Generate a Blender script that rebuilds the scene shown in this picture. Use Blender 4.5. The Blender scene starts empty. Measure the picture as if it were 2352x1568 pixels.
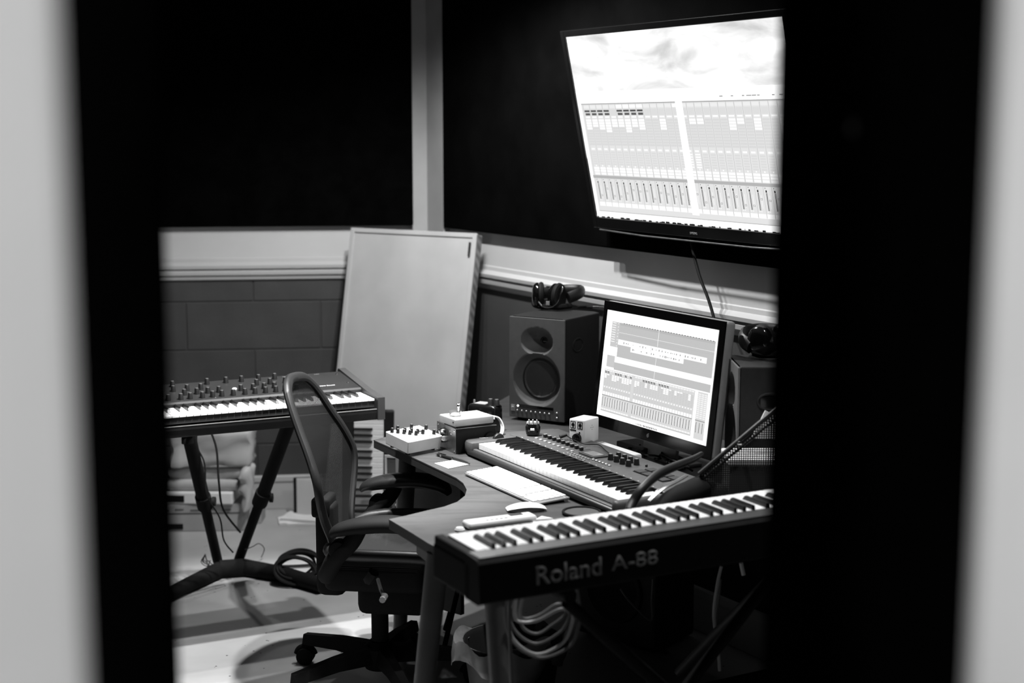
import bpy, bmesh, math, random
from math import sin, cos, pi, radians as R, atan2, sqrt
from mathutils import Matrix, Vector
random.seed(7)
S = bpy.context.scene
COL = S.collection

# ------------------------------------------------------------ camera, world, lamps, exposure
CAM_H, PITCH, F = 1.8, .1438, 3400.0
cd = bpy.data.cameras.new('camera'); cam = bpy.data.objects.new('camera', cd); COL.objects.link(cam)
cam.location = (0, 0, CAM_H); cam.rotation_euler = (pi/2 - PITCH, 0, 0)
cd.sensor_width = 36; cd.lens = F/2352*36; cd.clip_start = .02
cd.dof.use_dof = True; cd.dof.focus_distance = 4.75; cd.dof.aperture_fstop = cd.lens/26.0
S.camera = cam
S.view_settings.view_transform = 'Standard'; S.view_settings.look = 'None'
S.view_settings.gamma = 1; S.view_settings.use_curve_mapping = False
S.view_settings.exposure = 0.0
w = bpy.data.worlds.new('world'); S.world = w; w.use_nodes = True
w.node_tree.nodes['Background'].inputs[0].default_value = (.5, .5, .5, 1)
w.node_tree.nodes['Background'].inputs[1].default_value = .0
def lamp(name, kind, loc, power, target=None, **k):
    l = bpy.data.lights.new(name, kind); l.energy = power
    for a, b in k.items(): setattr(l, a, b)
    o = bpy.data.objects.new(name, l); COL.objects.link(o); o.location = loc
    if target is not None:
        o.rotation_euler = (Vector(target) - Vector(loc)).to_track_quat('-Z', 'Y').to_euler()
    return o
LAMPS = [((-.49, 5.68, 2.58), (-.5, 5.6, 0), 26, 150), ((-.36, 5.43, 2.58), (-.25, 5.3, 0), 72, 150),
         ((-.23, 5.21, 2.58), (-.05, 5.0, 0), 108, 150), ((-.40, 4.47, 2.58), (-.72, 4.75, 0), 330, 56), ((-.37, 4.28, 2.58), (-.72, 4.70, 0), 190, 56),
         ((.15, 3.75, 2.58), (.22, 3.55, 0), 110, 62), ((.78, 3.62, 2.58), (.8, 4.3, 0), 50, 118)]  # last spot is an added fill for the shade under the wall screen
for p, t, e, sz in LAMPS:
    lamp('ceiling_spot_light', 'SPOT', p, e, t, spot_size=R(sz), spot_blend=.45, shadow_soft_size=.022)
lamp('hall_lamp_left', 'AREA', (-1.25, -.15, 2.35), 19, (-.7, .75, 1.4), shape='DISK', size=.35)
lamp('hall_lamp_right', 'AREA', (1.45, -.1, 2.35), 27, (.8, .95, 1.4), shape='DISK', size=.35)

# ------------------------------------------------------------ materials
def mat(name, g, rough=.6, spec=.3, metal=0, var=0, vscale=20, bump=0, bscale=200, emit=None, trans=0, coat=0):
    m = bpy.data.materials.new(name); m.use_nodes = True
    nt = m.node_tree; b = nt.nodes['Principled BSDF']
    b.inputs['Base Color'].default_value = (g, g, g, 1)
    b.inputs['Roughness'].default_value = rough
    b.inputs['Specular IOR Level'].default_value = spec
    b.inputs['Metallic'].default_value = metal
    b.inputs['Coat Weight'].default_value = coat
    b.inputs['Transmission Weight'].default_value = trans
    tc = nt.nodes.new('ShaderNodeTexCoord')
    if var:
        n = nt.nodes.new('ShaderNodeTexNoise'); n.inputs['Scale'].default_value = vscale; n.inputs['Detail'].default_value = 5
        r = nt.nodes.new('ShaderNodeMapRange'); r.inputs[1].default_value = .3; r.inputs[2].default_value = .7
        r.inputs[3].default_value = g*(1 - var); r.inputs[4].default_value = g*(1 + var)
        nt.links.new(tc.outputs['Object'], n.inputs['Vector']); nt.links.new(n.outputs[0], r.inputs[0])
        nt.links.new(r.outputs[0], b.inputs['Base Color'])
    if bump:
        n2 = nt.nodes.new('ShaderNodeTexNoise'); n2.inputs['Scale'].default_value = bscale
        bp = nt.nodes.new('ShaderNodeBump'); bp.inputs['Strength'].default_value = bump; bp.inputs['Distance'].default_value = .002
        nt.links.new(tc.outputs['Object'], n2.inputs['Vector']); nt.links.new(n2.outputs[0], bp.inputs['Height'])
        nt.links.new(bp.outputs[0], b.inputs['Normal'])
    if emit is not None:
        b.inputs['Emission Color'].default_value = (1, 1, 1, 1); b.inputs['Emission Strength'].default_value = emit
    return m
M = {}
M['block'] = mat('painted_block_grey', .055, .55, .25, var=.12, vscale=6, bump=.4, bscale=60)
M['lowerwall'] = mat('painted_wall_grey', .065, .5, .25, var=.08, vscale=5, bump=.2, bscale=80)
M['band'] = mat('white_paint', .54, .5, .3, var=.04, vscale=4, bump=.15, bscale=50)
M['trim'] = mat('white_gloss_trim', .46, .4, .4, var=.03, vscale=7)
M['post'] = mat('post_paint', .37, .6, .2, var=.06, vscale=8)
M['black'] = mat('black_fabric', .0018, .95, .0, var=.3, vscale=12, bump=.2, bscale=400)
M['blackwall'] = mat('black_wall', .0026, .9, .0, var=.25, vscale=5)
M['hallwall'] = mat('hall_wall_paint', .62, .7, .1, var=.05, vscale=8, bump=.1, bscale=300)
M['ceil'] = mat('ceiling_paint', .45, .9, .1, var=.1)
M['jamb'] = mat('black_door_lining', .0018, .9, .0, var=.2)
M['white'] = mat('white_plastic', .75, .35, .4, var=.03, vscale=30)
M['whitekey'] = mat('white_key', .78, .3, .5, var=.02, vscale=15)
M['blackkey'] = mat('black_key', .006, .35, .5, var=.2, vscale=40)
M['bplast'] = mat('black_plastic', .009, .45, .35, var=.15, vscale=50, bump=.1, bscale=900)
M['bgloss'] = mat('black_gloss', .004, .12, .5, var=.1)
M['bmatte'] = mat('black_matte', .006, .8, .15, var=.2)
M['dgrey'] = mat('dark_grey_plastic', .035, .5, .3, var=.12, vscale=30, bump=.15, bscale=700)
M['axiom'] = mat('grey_keyboard_shell', .068, .45, .35, var=.10, vscale=60, bump=.1, bscale=900)
M['axiomdark'] = mat('keyboard_base', .014, .4, .4, var=.1)
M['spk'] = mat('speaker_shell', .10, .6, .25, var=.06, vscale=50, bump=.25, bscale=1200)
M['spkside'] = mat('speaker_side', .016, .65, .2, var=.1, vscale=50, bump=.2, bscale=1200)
M['cone'] = mat('speaker_cone', .06, .5, .3, var=.1)
M['alu'] = mat('brushed_aluminium', .42, .35, .5, metal=.85, var=.08, vscale=40)
M['alum2'] = mat('matt_aluminium', .24, .5, .4, metal=.1, var=.06, vscale=40)
M['steel'] = mat('zinc_steel', .22, .35, .5, metal=.8, var=.3, vscale=30)
M['chrome'] = mat('chrome', .8, .12, .5, metal=1, var=.02)
M['paper'] = mat('paper', .72, .8, .1, var=.03, vscale=10)
M['card'] = mat('carton', .33, .8, .1, var=.08, vscale=8)
M['bag'] = mat('wrapped_parcel', .42, .5, .3, var=.18, vscale=9, bump=.6, bscale=14)
M['wall_board'] = mat('pale_board', .46, .55, .2, var=.10, vscale=3.5, bump=.05)
M['wood'] = mat('desk_wood', .20, .45, .3)
M['woodleg'] = mat('leg_grey', .12, .45, .3, var=.15, vscale=12)
M['woodedge'] = mat('desk_edge', .035, .5, .3, var=.1)
M['cheek'] = mat('synth_cheek', .04, .5, .3, var=.1, vscale=9)
M['panel'] = mat('synth_panel', .015, .5, .3, var=.1)
M['rubber'] = mat('rubber', .008, .7, .2, var=.1)
M['label'] = mat('label_white', .6, .6, .2, var=.02)
M['greytext'] = mat('grey_print', .10, .6, .2, var=.02)
M['padtop'] = mat('pad_rubber_grey', .045, .7, .2, var=.05)
M['chairframe'] = mat('chair_frame_grey', .013, .45, .35, var=.1)
M['armpad'] = mat('arm_pad_rubber', .014, .33, .5, var=.1); M['armnear'] = mat('arm_pad_rubber_shaded', .006, .7, .15, var=.1)  # near pad is the same rubber, coloured darker and duller as shaded
M['lettering'] = mat('grey_lettering', .17, .6, .2, var=.02)
M['cable_w'] = mat('white_cable', .45, .4, .4, var=.03)
M['cable_d'] = mat('grey_cable', .12, .5, .3, var=.05)
M['led'] = mat('led', .8, .4, emit=2.5)
M['glass'] = mat('clear_glass', .9, .03, .5, trans=.95)
M['liner'] = mat('bin_liner', .09, .35, .5, var=.3, vscale=20, bump=.6, bscale=35)
M['bin'] = mat('bin_plastic', .02, .5, .3, var=.1)
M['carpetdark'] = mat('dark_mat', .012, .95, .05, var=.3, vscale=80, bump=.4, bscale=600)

def nodes(m): return m.node_tree.nodes, m.node_tree.links, m.node_tree.nodes['Principled BSDF']
# floor: pale worn lino with specks
m = mat('floor_lino', .3, .42, .35); M['floor'] = m; N, L, b = nodes(m)
tc = N.new('ShaderNodeTexCoord'); n = N.new('ShaderNodeTexNoise'); n.inputs['Scale'].default_value = 3; n.inputs['Detail'].default_value = 8
v = N.new('ShaderNodeTexVoronoi'); v.inputs['Scale'].default_value = 26; v.inputs['Randomness'].default_value = 1
lt = N.new('ShaderNodeMath'); lt.operation = 'LESS_THAN'; lt.inputs[1].default_value = .10
n3 = N.new('ShaderNodeTexNoise'); n3.inputs['Scale'].default_value = 4.0
gt = N.new('ShaderNodeMath'); gt.operation = 'GREATER_THAN'; gt.inputs[1].default_value = .56
mu = N.new('ShaderNodeMath'); mu.operation = 'MULTIPLY'
r = N.new('ShaderNodeMapRange'); r.inputs[1].default_value = .3; r.inputs[2].default_value = .7; r.inputs[3].default_value = .31; r.inputs[4].default_value = .42
mx = N.new('ShaderNodeMix'); mx.data_type = 'RGBA'; mx.inputs[7].default_value = (.07, .07, .07, 1)
for a in (n, v, n3): L.new(tc.outputs['Object'], a.inputs['Vector'])
L.new(n.outputs[0], r.inputs[0]); L.new(v.outputs['Distance'], lt.inputs[0]); L.new(n3.outputs[0], gt.inputs[0])
L.new(lt.outputs[0], mu.inputs[0]); L.new(gt.outputs[0], mu.inputs[1]); L.new(mu.outputs[0], mx.inputs[0])
L.new(r.outputs[0], mx.inputs[6]); L.new(mx.outputs[2], b.inputs['Base Color'])
# desk wood grain
N, L, b = nodes(M['wood'])
tc = N.new('ShaderNodeTexCoord'); mp = N.new('ShaderNodeMapping'); mp.inputs['Rotation'].default_value = (0, 0, R(60)); mp.inputs['Scale'].default_value = (1, 7, 1)
n = N.new('ShaderNodeTexNoise'); n.inputs['Scale'].default_value = 2.2; n.inputs['Detail'].default_value = 3; n.inputs['Distortion'].default_value = .6
ml = N.new('ShaderNodeMath'); ml.operation = 'MULTIPLY'; ml.inputs[1].default_value = 26
sn = N.new('ShaderNodeMath'); sn.operation = 'SINE'
n2 = N.new('ShaderNodeTexNoise'); n2.inputs['Scale'].default_value = 60; n2.inputs['Detail'].default_value = 3
ad = N.new('ShaderNodeMath'); ad.operation = 'MULTIPLY_ADD'; ad.inputs[1].default_value = .25
r = N.new('ShaderNodeMapRange'); r.inputs[1].default_value = -.7; r.inputs[2].default_value = 1.3; r.inputs[3].default_value = .022; r.inputs[4].default_value = .085
L.new(tc.outputs['Object'], mp.inputs[0]); L.new(mp.outputs[0], n.inputs['Vector']); L.new(mp.outputs[0], n2.inputs['Vector'])
L.new(n.outputs[0], ml.inputs[0]); L.new(ml.outputs[0], sn.inputs[0]); L.new(sn.outputs[0], ad.inputs[0]); L.new(n2.outputs[0], ad.inputs[2])
L.new(ad.outputs[0], r.inputs[0]); L.new(r.outputs[0], b.inputs['Base Color'])
# woven mesh fabric (fine holes let light through)
def weave(name, g, period, cover, axes=(0, 2)):
    m = mat(name, g, .7, .08); N, L, b = nodes(m)
    tc = N.new('ShaderNodeTexCoord'); sp = N.new('ShaderNodeSeparateXYZ'); L.new(tc.outputs['Object'], sp.inputs[0])
    outs = []
    for ax in axes:
        k = N.new('ShaderNodeMath'); k.operation = 'MULTIPLY'; k.inputs[1].default_value = 2*pi/period
        s = N.new('ShaderNodeMath'); s.operation = 'SINE'
        g2 = N.new('ShaderNodeMath'); g2.operation = 'GREATER_THAN'; g2.inputs[1].default_value = cover
        L.new(sp.outputs[ax], k.inputs[0]); L.new(k.outputs[0], s.inputs[0]); L.new(s.outputs[0], g2.inputs[0]); outs.append(g2)
    mu = N.new('ShaderNodeMath'); mu.operation = 'MULTIPLY'
    L.new(outs[0].outputs[0], mu.inputs[0]); L.new(outs[-1].outputs[0], mu.inputs[1])
    inv = N.new('ShaderNodeMath'); inv.operation = 'SUBTRACT'; inv.inputs[0].default_value = 1
    L.new(mu.outputs[0], inv.inputs[1]); L.new(inv.outputs[0], b.inputs['Alpha'])
    return m
M['chairmesh'] = weave('chair_mesh_weave', .012, .0042, .972, (1,))
M['seatmesh'] = weave('seat_mesh_weave', .02, .0042, .8, (0, 1))
M['guard'] = weave('perforated_mesh', .03, .0060, .05, (0, 2))
M['padweave'] = weave('coaster_weave', .11, .004, .4, (0, 1))
# striped texture on the thick edge of the board
m = mat('board_side', .2, .6); M['board_side'] = m; N, L, b = nodes(m)
tc = N.new('ShaderNodeTexCoord'); mp = N.new('ShaderNodeMapping'); mp.inputs['Rotation'].default_value = (R(35), 0, 0)
wv = N.new('ShaderNodeTexWave'); wv.inputs['Scale'].default_value = 9; wv.inputs['Distortion'].default_value = 5; wv.bands_direction = 'Z'
r = N.new('ShaderNodeMapRange'); r.inputs[3].default_value = .12; r.inputs[4].default_value = .26
L.new(tc.outputs['Object'], mp.inputs[0]); L.new(mp.outputs[0], wv.inputs['Vector']); L.new(wv.outputs['Fac'], r.inputs[0]); L.new(r.outputs[0], b.inputs['Base Color'])
EM = {}
def emat(v):
    k = round(v, 3)
    if k not in EM:
        m = bpy.data.materials.new('screen_level'); m.use_nodes = True; nt = m.node_tree; nt.nodes.clear()
        e = nt.nodes.new('ShaderNodeEmission'); e.inputs[0].default_value = (1, 1, 1, 1); e.inputs[1].default_value = v
        o = nt.nodes.new('ShaderNodeOutputMaterial'); nt.links.new(e.outputs[0], o.inputs[0]); EM[k] = m
    return EM[k]
def sky_screen():
    m = bpy.data.materials.new('cloudy_wallpaper_on_screen'); m.use_nodes = True; nt = m.node_tree; nt.nodes.clear()
    tc = nt.nodes.new('ShaderNodeTexCoord'); mp = nt.nodes.new('ShaderNodeMapping'); mp.inputs['Scale'].default_value = (2.2, 1, 7); mp.inputs['Rotation'].default_value = (0, R(-14), 0)
    n = nt.nodes.new('ShaderNodeTexNoise'); n.inputs['Scale'].default_value = 1.5; n.inputs['Detail'].default_value = 7; n.inputs['Distortion'].default_value = .5
    r = nt.nodes.new('ShaderNodeMapRange'); r.inputs[1].default_value = .33; r.inputs[2].default_value = .60; r.inputs[3].default_value = .66; r.inputs[4].default_value = 1.3
    e = nt.nodes.new('ShaderNodeEmission'); o = nt.nodes.new('ShaderNodeOutputMaterial')
    nt.links.new(tc.outputs['Object'], mp.inputs[0]); nt.links.new(mp.outputs[0], n.inputs['Vector']); nt.links.new(n.outputs[0], r.inputs[0])
    nt.links.new(r.outputs[0], e.inputs[1]); nt.links.new(e.outputs[0], o.inputs[0]); return m

# ------------------------------------------------------------ mesh builder
def ray(px, py):
    a, b = (px-1176)/F, (784-py)/F; c, s = cos(PITCH), sin(PITCH)
    return Vector((a, c+b*s, -s+b*c))
def at(px, py, z):
    r_ = ray(px, py); return Vector((0, 0, CAM_H)) + r_*((z-CAM_H)/r_.z)
def aty(px, py, y):
    r_ = ray(px, py); return Vector((0, 0, CAM_H)) + r_*(y/r_.y)
def rotz(a): return Matrix.Rotation(a, 4, 'Z')
def T(*p): return Matrix.Translation(Vector(p))
class B:
    def __init__(s): s.bm = bmesh.new()
    def box(s, x0, x1, y0, y1, z0, z1, r=0, seg=2, X=None):
        vs = [s.bm.verts.new((x, y, z)) for x in (x0, x1) for y in (y0, y1) for z in (z0, z1)]
        fs = [s.bm.faces.new([vs[i] for i in f]) for f in ((0,1,3,2),(4,6,7,5),(0,4,5,1),(2,3,7,6),(0,2,6,4),(1,5,7,3))]
        if r:
            es = list({e for f in fs for e in f.edges})
            rr = bmesh.ops.bevel(s.bm, geom=es, offset=min(r, .49*min(abs(x1-x0), abs(y1-y0), abs(z1-z0))), segments=seg, profile=.5, affect='EDGES')
            vs = list({v for f in rr['faces'] for v in f.verts} | {v for v in vs if v.is_valid})
        if X is not None: bmesh.ops.transform(s.bm, matrix=X, verts=vs)
        return s
    def prism(s, poly, z0, z1, r=0, X=None):
        a = [s.bm.verts.new((p[0], p[1], z0)) for p in poly]; c = [s.bm.verts.new((p[0], p[1], z1)) for p in poly]
        n = len(poly); fs = [s.bm.faces.new(a[::-1]), s.bm.faces.new(c)]
        for i in range(n): fs.append(s.bm.faces.new((a[i], a[(i+1) % n], c[(i+1) % n], c[i])))
        vs = a + c
        if r:
            es = [e for e in fs[1].edges] + [e for e in fs[0].edges]
            rr = bmesh.ops.bevel(s.bm, geom=es, offset=r, segments=2, profile=.5, affect='EDGES')
            vs = list({v for f in rr['faces'] for v in f.verts} | {v for v in vs if v.is_valid})
        if X is not None: bmesh.ops.transform(s.bm, matrix=X, verts=vs)
        return s
    def lathe(s, prof, seg=24, X=None, sx=1, sy=1):
        rings = []
        for (r_, z) in prof:
            rings.append([s.bm.verts.new((r_*cos(2*pi*i/seg)*sx, r_*sin(2*pi*i/seg)*sy, z)) for i in range(seg)] if r_ > 1e-6 else [s.bm.verts.new((0, 0, z))])
        for a, c in zip(rings, rings[1:]):
            for i in range(seg):
                j = (i+1) % seg
                if len(a) == 1 and len(c) == 1: continue
                if len(a) == 1: s.bm.faces.new((a[0], c[j], c[i]))
                elif len(c) == 1: s.bm.faces.new((a[i], a[j], c[0]))
                else: s.bm.faces.new((a[i], a[j], c[j], c[i]))
        if len(rings[0]) > 1: s.bm.faces.new(rings[0][::-1])
        if len(rings[-1]) > 1: s.bm.faces.new(rings[-1])
        vs = [v for r_ in rings for v in r_]
        if X is not None: bmesh.ops.transform(s.bm, matrix=X, verts=vs)
        return s
    def cyl(s, r_, z0, z1, seg=20, X=None, bev=0):
        p = [(r_, z0), (r_, z1)] if not bev else [(r_-bev, z0), (r_, z0+bev), (r_, z1-bev), (r_-bev, z1)]
        return s.lathe(p, seg, X)
    def tube(s, pts, r_, seg=8, closed=False, flat=1, smooth=0, up=None):
        pts = [Vector(p) for p in pts]
        rr = list(r_) if isinstance(r_, (list, tuple)) else [r_]*len(pts)
        if smooth: pts, rr = catmull(pts, rr, smooth, closed)
        n = len(pts); rings = []; U = Vector(up) if up else None; prev = None
        for i, p in enumerate(pts):
            a = pts[(i-1) % n] if (closed or i > 0) else p; c = pts[(i+1) % n] if (closed or i < n-1) else p
            t = (c-a).normalized() if (c-a).length > 1e-9 else Vector((0, 0, 1))
            if prev is None:
                q = U if U is not None else (Vector((0, 0, 1)) if abs(t.z) < .9 else Vector((1, 0, 0)))
            else: q = U if U is not None else prev
            nrm = (q - t*q.dot(t)); nrm = nrm.normalized() if nrm.length > 1e-6 else t.orthogonal().normalized()
            prev = nrm; bi = t.cross(nrm)
            rings.append([s.bm.verts.new(p + (nrm*cos(2*pi*k/seg)*flat + bi*sin(2*pi*k/seg))*rr[i]) for k in range(seg)])
        for i in range(n if closed else n-1):
            a, c = rings[i], rings[(i+1) % n]
            for k in range(seg): s.bm.faces.new((a[k], a[(k+1) % seg], c[(k+1) % seg], c[k]))
        if not closed:
            s.bm.faces.new(rings[0][::-1]); s.bm.faces.new(rings[-1])
        return s
    def grid(s, f, nu, nv):
        g = [[s.bm.verts.new(f(i/nu, j/nv)) for j in range(nv+1)] for i in range(nu+1)]
        for i in range(nu):
            for j in range(nv): s.bm.faces.new((g[i][j], g[i+1][j], g[i+1][j+1], g[i][j+1]))
        return s
    def build(s, name, m, parent=None, X=None, smooth=False, kind=None, label=None, fix=True):
        if fix: bmesh.ops.recalc_face_normals(s.bm, faces=s.bm.faces)
        me = bpy.data.meshes.new(name); s.bm.to_mesh(me); s.bm.free()
        if isinstance(m, list):
            for k in m: me.materials.append(k)
        else: me.materials.append(m)
        if smooth:
            for p in me.polygons: p.use_smooth = True
            try: me.set_sharp_from_angle(angle=R(38))
            except Exception: pass
        o = bpy.data.objects.new(name, me); COL.objects.link(o)
        if parent: o.parent = parent
        if X is not None: o.matrix_basis = X
        if kind: o['kind'] = kind
        if label: o['label'] = label
        return o
def catmull(pts, rr, k, closed=False):
    out, ro = [], []; n = len(pts); m_ = n if closed else n-1
    for i in range(m_):
        if closed: p0, p1, p2, p3 = (pts[(i+d) % n] for d in (-1, 0, 1, 2))
        else: p0, p1, p2, p3 = pts[max(i-1, 0)], pts[i], pts[i+1], pts[min(i+2, n-1)]
        for j in range(k):
            t = j/k
            out.append(.5*((2*p1) + (p2-p0)*t + (2*p0-5*p1+4*p2-p3)*t*t + (3*p1-p0-3*p2+p3)*t**3)); ro.append(rr[i]*(1-t) + rr[(i+1) % n]*t)
    if not closed: out.append(pts[-1]); ro.append(rr[-1])
    return out, ro
def thing(name, label, cat, loc=(0, 0, 0), rz=0, group=None, X=None):
    o = bpy.data.objects.new(name, None); COL.objects.link(o); o.empty_display_size = .05
    if X is not None: o.matrix_world = X
    else: o.location = loc; o.rotation_euler = (0, 0, rz)
    return tag(o, label, cat, group)
def tag(o, label, cat, group=None):
    o['label'] = label; o['category'] = cat
    if group: o['group'] = group
    return o
def again(src, parent, X, name=None):
    c = src.copy(); COL.objects.link(c); c.parent = parent; c.matrix_parent_inverse = Matrix.Identity(4); c.matrix_basis = X
    return c
def text(name, s, width, m, parent, X, ext=.0006, height=None, bold=.0):
    cu = bpy.data.curves.new(name, 'FONT'); cu.body = s; cu.extrude = .0; cu.offset = bold; cu.size = 1
    o = bpy.data.objects.new(name, cu); COL.objects.link(o)
    bpy.context.view_layer.update()
    me = bpy.data.meshes.new_from_object(o.evaluated_get(bpy.context.evaluated_depsgraph_get()))
    bpy.data.objects.remove(o)
    xs = [v.co.x for v in me.vertices]; ys = [v.co.y for v in me.vertices]
    kx = width/(max(xs)-min(xs)); ky = (height/(max(ys)-min(ys))) if height else kx
    for v_ in me.vertices: v_.co = ((v_.co.x-min(xs))*kx, (v_.co.y-min(ys))*ky, 0)
    bm = bmesh.new(); bm.from_mesh(me)
    g = bmesh.ops.extrude_face_region(bm, geom=bm.faces[:])
    bmesh.ops.translate(bm, vec=(0, 0, ext), verts=[e for e in g['geom'] if isinstance(e, bmesh.types.BMVert)])
    bm.to_mesh(me); bm.free(); me.materials.clear(); me.materials.append(m)
    o = bpy.data.objects.new(name, me); COL.objects.link(o); o.parent = parent; o.matrix_basis = X
    return o
def basis(o, x, y, z):
    m_ = Matrix((x, y, z)).transposed().to_4x4(); m_.translation = Vector(o); return m_

# ------------------------------------------------------------ the room
CX, CY = -.39, 6.965
HR = Vector((.510, -.860, 0)).normalized(); NR = Vector((-.860, -.510, 0)).normalized()      # right wall: along, into the room
HL = Vector((-.9928, -.1198, 0)).normalized(); NL = Vector((.1198, -.9928, 0)).normalized()    # left wall: along, into the room
C0 = Vector((CX, CY, 0))
def struct(b, name, m, parent=None, X=None, **k):
    o = b.build(name, m, parent, X, **k)
    if parent is None: o['kind'] = 'structure'
    return o
struct(B().prism([(-3.4, -1.2), (3.6, -1.2), (3.6, 7.6), (-3.4, 7.6)], -.1, 0), 'floor', M['floor'])
struct(B().prism([(-3.4, -1.2), (3.6, -1.2), (3.6, 7.6), (-3.4, 7.6)], 2.7, 2.8), 'ceiling', M['ceil'])
# frame of each wall: x along the wall away from the corner, y into the wall (behind), z up
XR = basis(C0, HR, -NR, Vector((0, 0, 1)))
XL = basis(C0, HL, -NL, Vector((0, 0, 1)))
def rail(b, L0, L1):
    prof = [(0, 1.095), (-.012, 1.10), (-.016, 1.115), (-.026, 1.122), (-.028, 1.138), (-.020, 1.146), (-.034, 1.152), (-.036, 1.166), (-.008, 1.180), (-.006, 1.196), (0, 1.20)]
    n = len(prof); a = [b.bm.verts.new((L0, y, z)) for y, z in prof]; c = [b.bm.verts.new((L1, y, z)) for y, z in prof]
    for i in range(n-1): b.bm.faces.new((a[i], a[i+1], c[i+1], c[i]))
    b.bm.faces.new(a); b.bm.faces.new(c); return b
for side, X, Ln, mm in (('left', XL, 2.75, 'lowerwall'), ('right', XR, 5.6, 'lowerwall')):
    base = B().box(-.05, Ln, .005 if side == 'left' else 0, .15, 0, 1.12)
    wl = struct(base, 'wall_'+side, M['lowerwall'], X=X)
    B().box(-.02, Ln, -.0, .15, 1.12, 1.60, .0).build('painted_band', M['band'], wl)
    B().box(0, Ln, .0, .15, 1.60, 2.7).build('upper_wall', M['blackwall'], wl)
    struct(rail(B(), .0, Ln), 'trim_1' if side == 'left' else 'trim_2', M['trim'], X=X, smooth=False)
    bb = B().box(0, Ln, -.016, 0, 0, .135, .004); bb.box(0, Ln, -.022, 0, .13, .165, .008)
    struct(bb, 'baseboard_'+side, M['trim'], X=X)
wl = bpy.data.objects['wall_left']
# painted concrete blocks, joints recessed
blk = {}
z = .0; row = 0
while z < 1.09:
    z1 = min((.087 if z == 0 else z+.227), 1.10); x = -.106 + (0 if row % 2 == 0 else -.31)
    while x < 2.75:
        x0, x1 = max(x, .01), min(x+.62, 2.75)
        if x1-x0 > .02:
            k = (round(x1-x0, 3), round(z1-z, 3))
            if k not in blk:
                blk[k] = B().box(.002, k[0]-.002, -.0, .02, .002, k[1]-.002, .003, 1).build('block', M['block'], wl)
                blk[k].matrix_basis = T(x0, 0, z)
            else: again(blk[k], wl, T(x0, 0, z))
        x += .62
    z = z1; row += 1
# upper black fabric panels, standing a little proud of the wall, and the corner post between them
pl = B().box(.075, 2.7, -.035, .0, 1.345, 2.7, .006); pl = pl.build('fabric_wall_panel', M['black'], None, XL)
tag(pl, 'black fabric wall panel above the white band left of the corner post', 'wall panel', 'black fabric panels above the white band')
pr = B().box(.205, 5.4, -.035, .0, 1.345, 2.7, .006).build('fabric_wall_panel', M['blackwall'], None, XR)
tag(pr, 'black fabric wall panel behind the wall screen, right of the corner post', 'wall panel', 'black fabric panels above the white band')
po = B(); po.prism([(C0+HL*.078)[:2], (C0+HL*.078+NL*.03)[:2], (C0+HL*.0+NL*.028+NR*.01)[:2], (C0+HR*.20+NR*.03)[:2], (C0+HR*.20)[:2], (CX, CY)], 1.30, 2.7)
struct(po, 'trim_3', M['post'])
# outer walls that close the room, and the door wall we look through
struct(B().box(-3.15, -3.0, 1.5, 7.2, 0, 2.7), 'wall_far_left', M['blackwall'])
fl = struct(B().prism([(-.235, .79), (-.356, 1.52), (-3.15, 1.52), (-3.15, .79)], 0, 2.7), 'wall_door_left', M['jamb'])
B().box(-3.15, -.237, .772, .789, 0, 2.7).build('wall_face', M['hallwall'], fl)
fr = struct(B().prism([(.2965, .93), (.301, 1.70), (3.3, 1.70), (3.3, .93)], 0, 2.7), 'wall_door_right', M['jamb'])
B().box(.2975, 3.3, .91, .929, 0, 2.7).build('wall_face', M['hallwall'], fr)
lt_ = B().box(0, .012, 0, .004, -.03, .03, .002); lt_.cyl(.006, 0, .008, 12, X=T(.0, .015, 0) @ Matrix.Rotation(R(-90), 4, 'Y'))
struct(B().box(-.24, .30, .93, 1.5, 2.35, 2.7), 'wall_door_header', M['jamb'])
# ceiling spots (out of the frame, above), the added fill too
fx = thing('ceiling_spotlight_bar', 'white bar of ceiling spotlights above the desk, over the top edge', 'light', (-.38, 5.2, 2.7))
for p, t_, e_, s_ in LAMPS:
    q = Vector(p) - Vector((-.38, 5.2, 2.7))
    B().lathe([(.035, .12), (.035, .05), (.042, .035), (.036, .035), (.03, .06), (0, .06)], 16, X=T(q.x, q.y, q.z)).build('spot_housing', M['white'], fx)

# ------------------------------------------------------------ wall screen
tv_o = Vector((.321, 5.571, 1.468)); tilt = R(12.3)
tz = (Vector((0, 0, cos(tilt))) + NR*sin(tilt)).normalized(); ty = HR.cross(tz)*-1   # ty points away from the viewer
ty = tz.cross(HR).normalized()
XT = basis(tv_o, HR, ty, tz)
TW, TH = 1.19, .672
tv = thing('wall_television', 'large black wall-mounted flat screen showing a mixer window, tilted down', 'television', X=XT)
b = B().box(-.022, TW+.022, .002, .035, -.040, TH+.022, .006); b.box(.06, TW-.06, .03, .07, .02, TH-.04, .02)
b.build('casing', M['bgloss'], tv)
b = B(); b.box(-.024, 0, -.010, 0, -.042, TH+.024, .003); b.box(TW, TW+.024, -.010, 0, -.042, TH+.024, .003)
b.box(-.0, TW, -.010, 0, TH, TH+.024, .003); b.box(-.0, TW, -.010, 0, -.042, 0, .003)
b.build('bezel', M['bgloss'], tv)
B().tube([(.02, -.012, -.046), (.3, -.016, -.052), (.9, -.016, -.052), (1.17, -.012, -.046)], .003, 8).build('edge_strip', M['steel'], tv, smooth=True)
text('maker_badge', 'SAMSUNG', .040, M['alum2'], tv, basis((.575, -.0105, -.030), Vector((1, 0, 0)), Vector((0, 0, 1)), Vector((0, -1, 0))), height=.0085, bold=.01)
B().box(TW/2-.15, TW/2+.15, .07, .10, .15, .5, .004).build('wall_bracket', M['bmatte'], tv)
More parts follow.
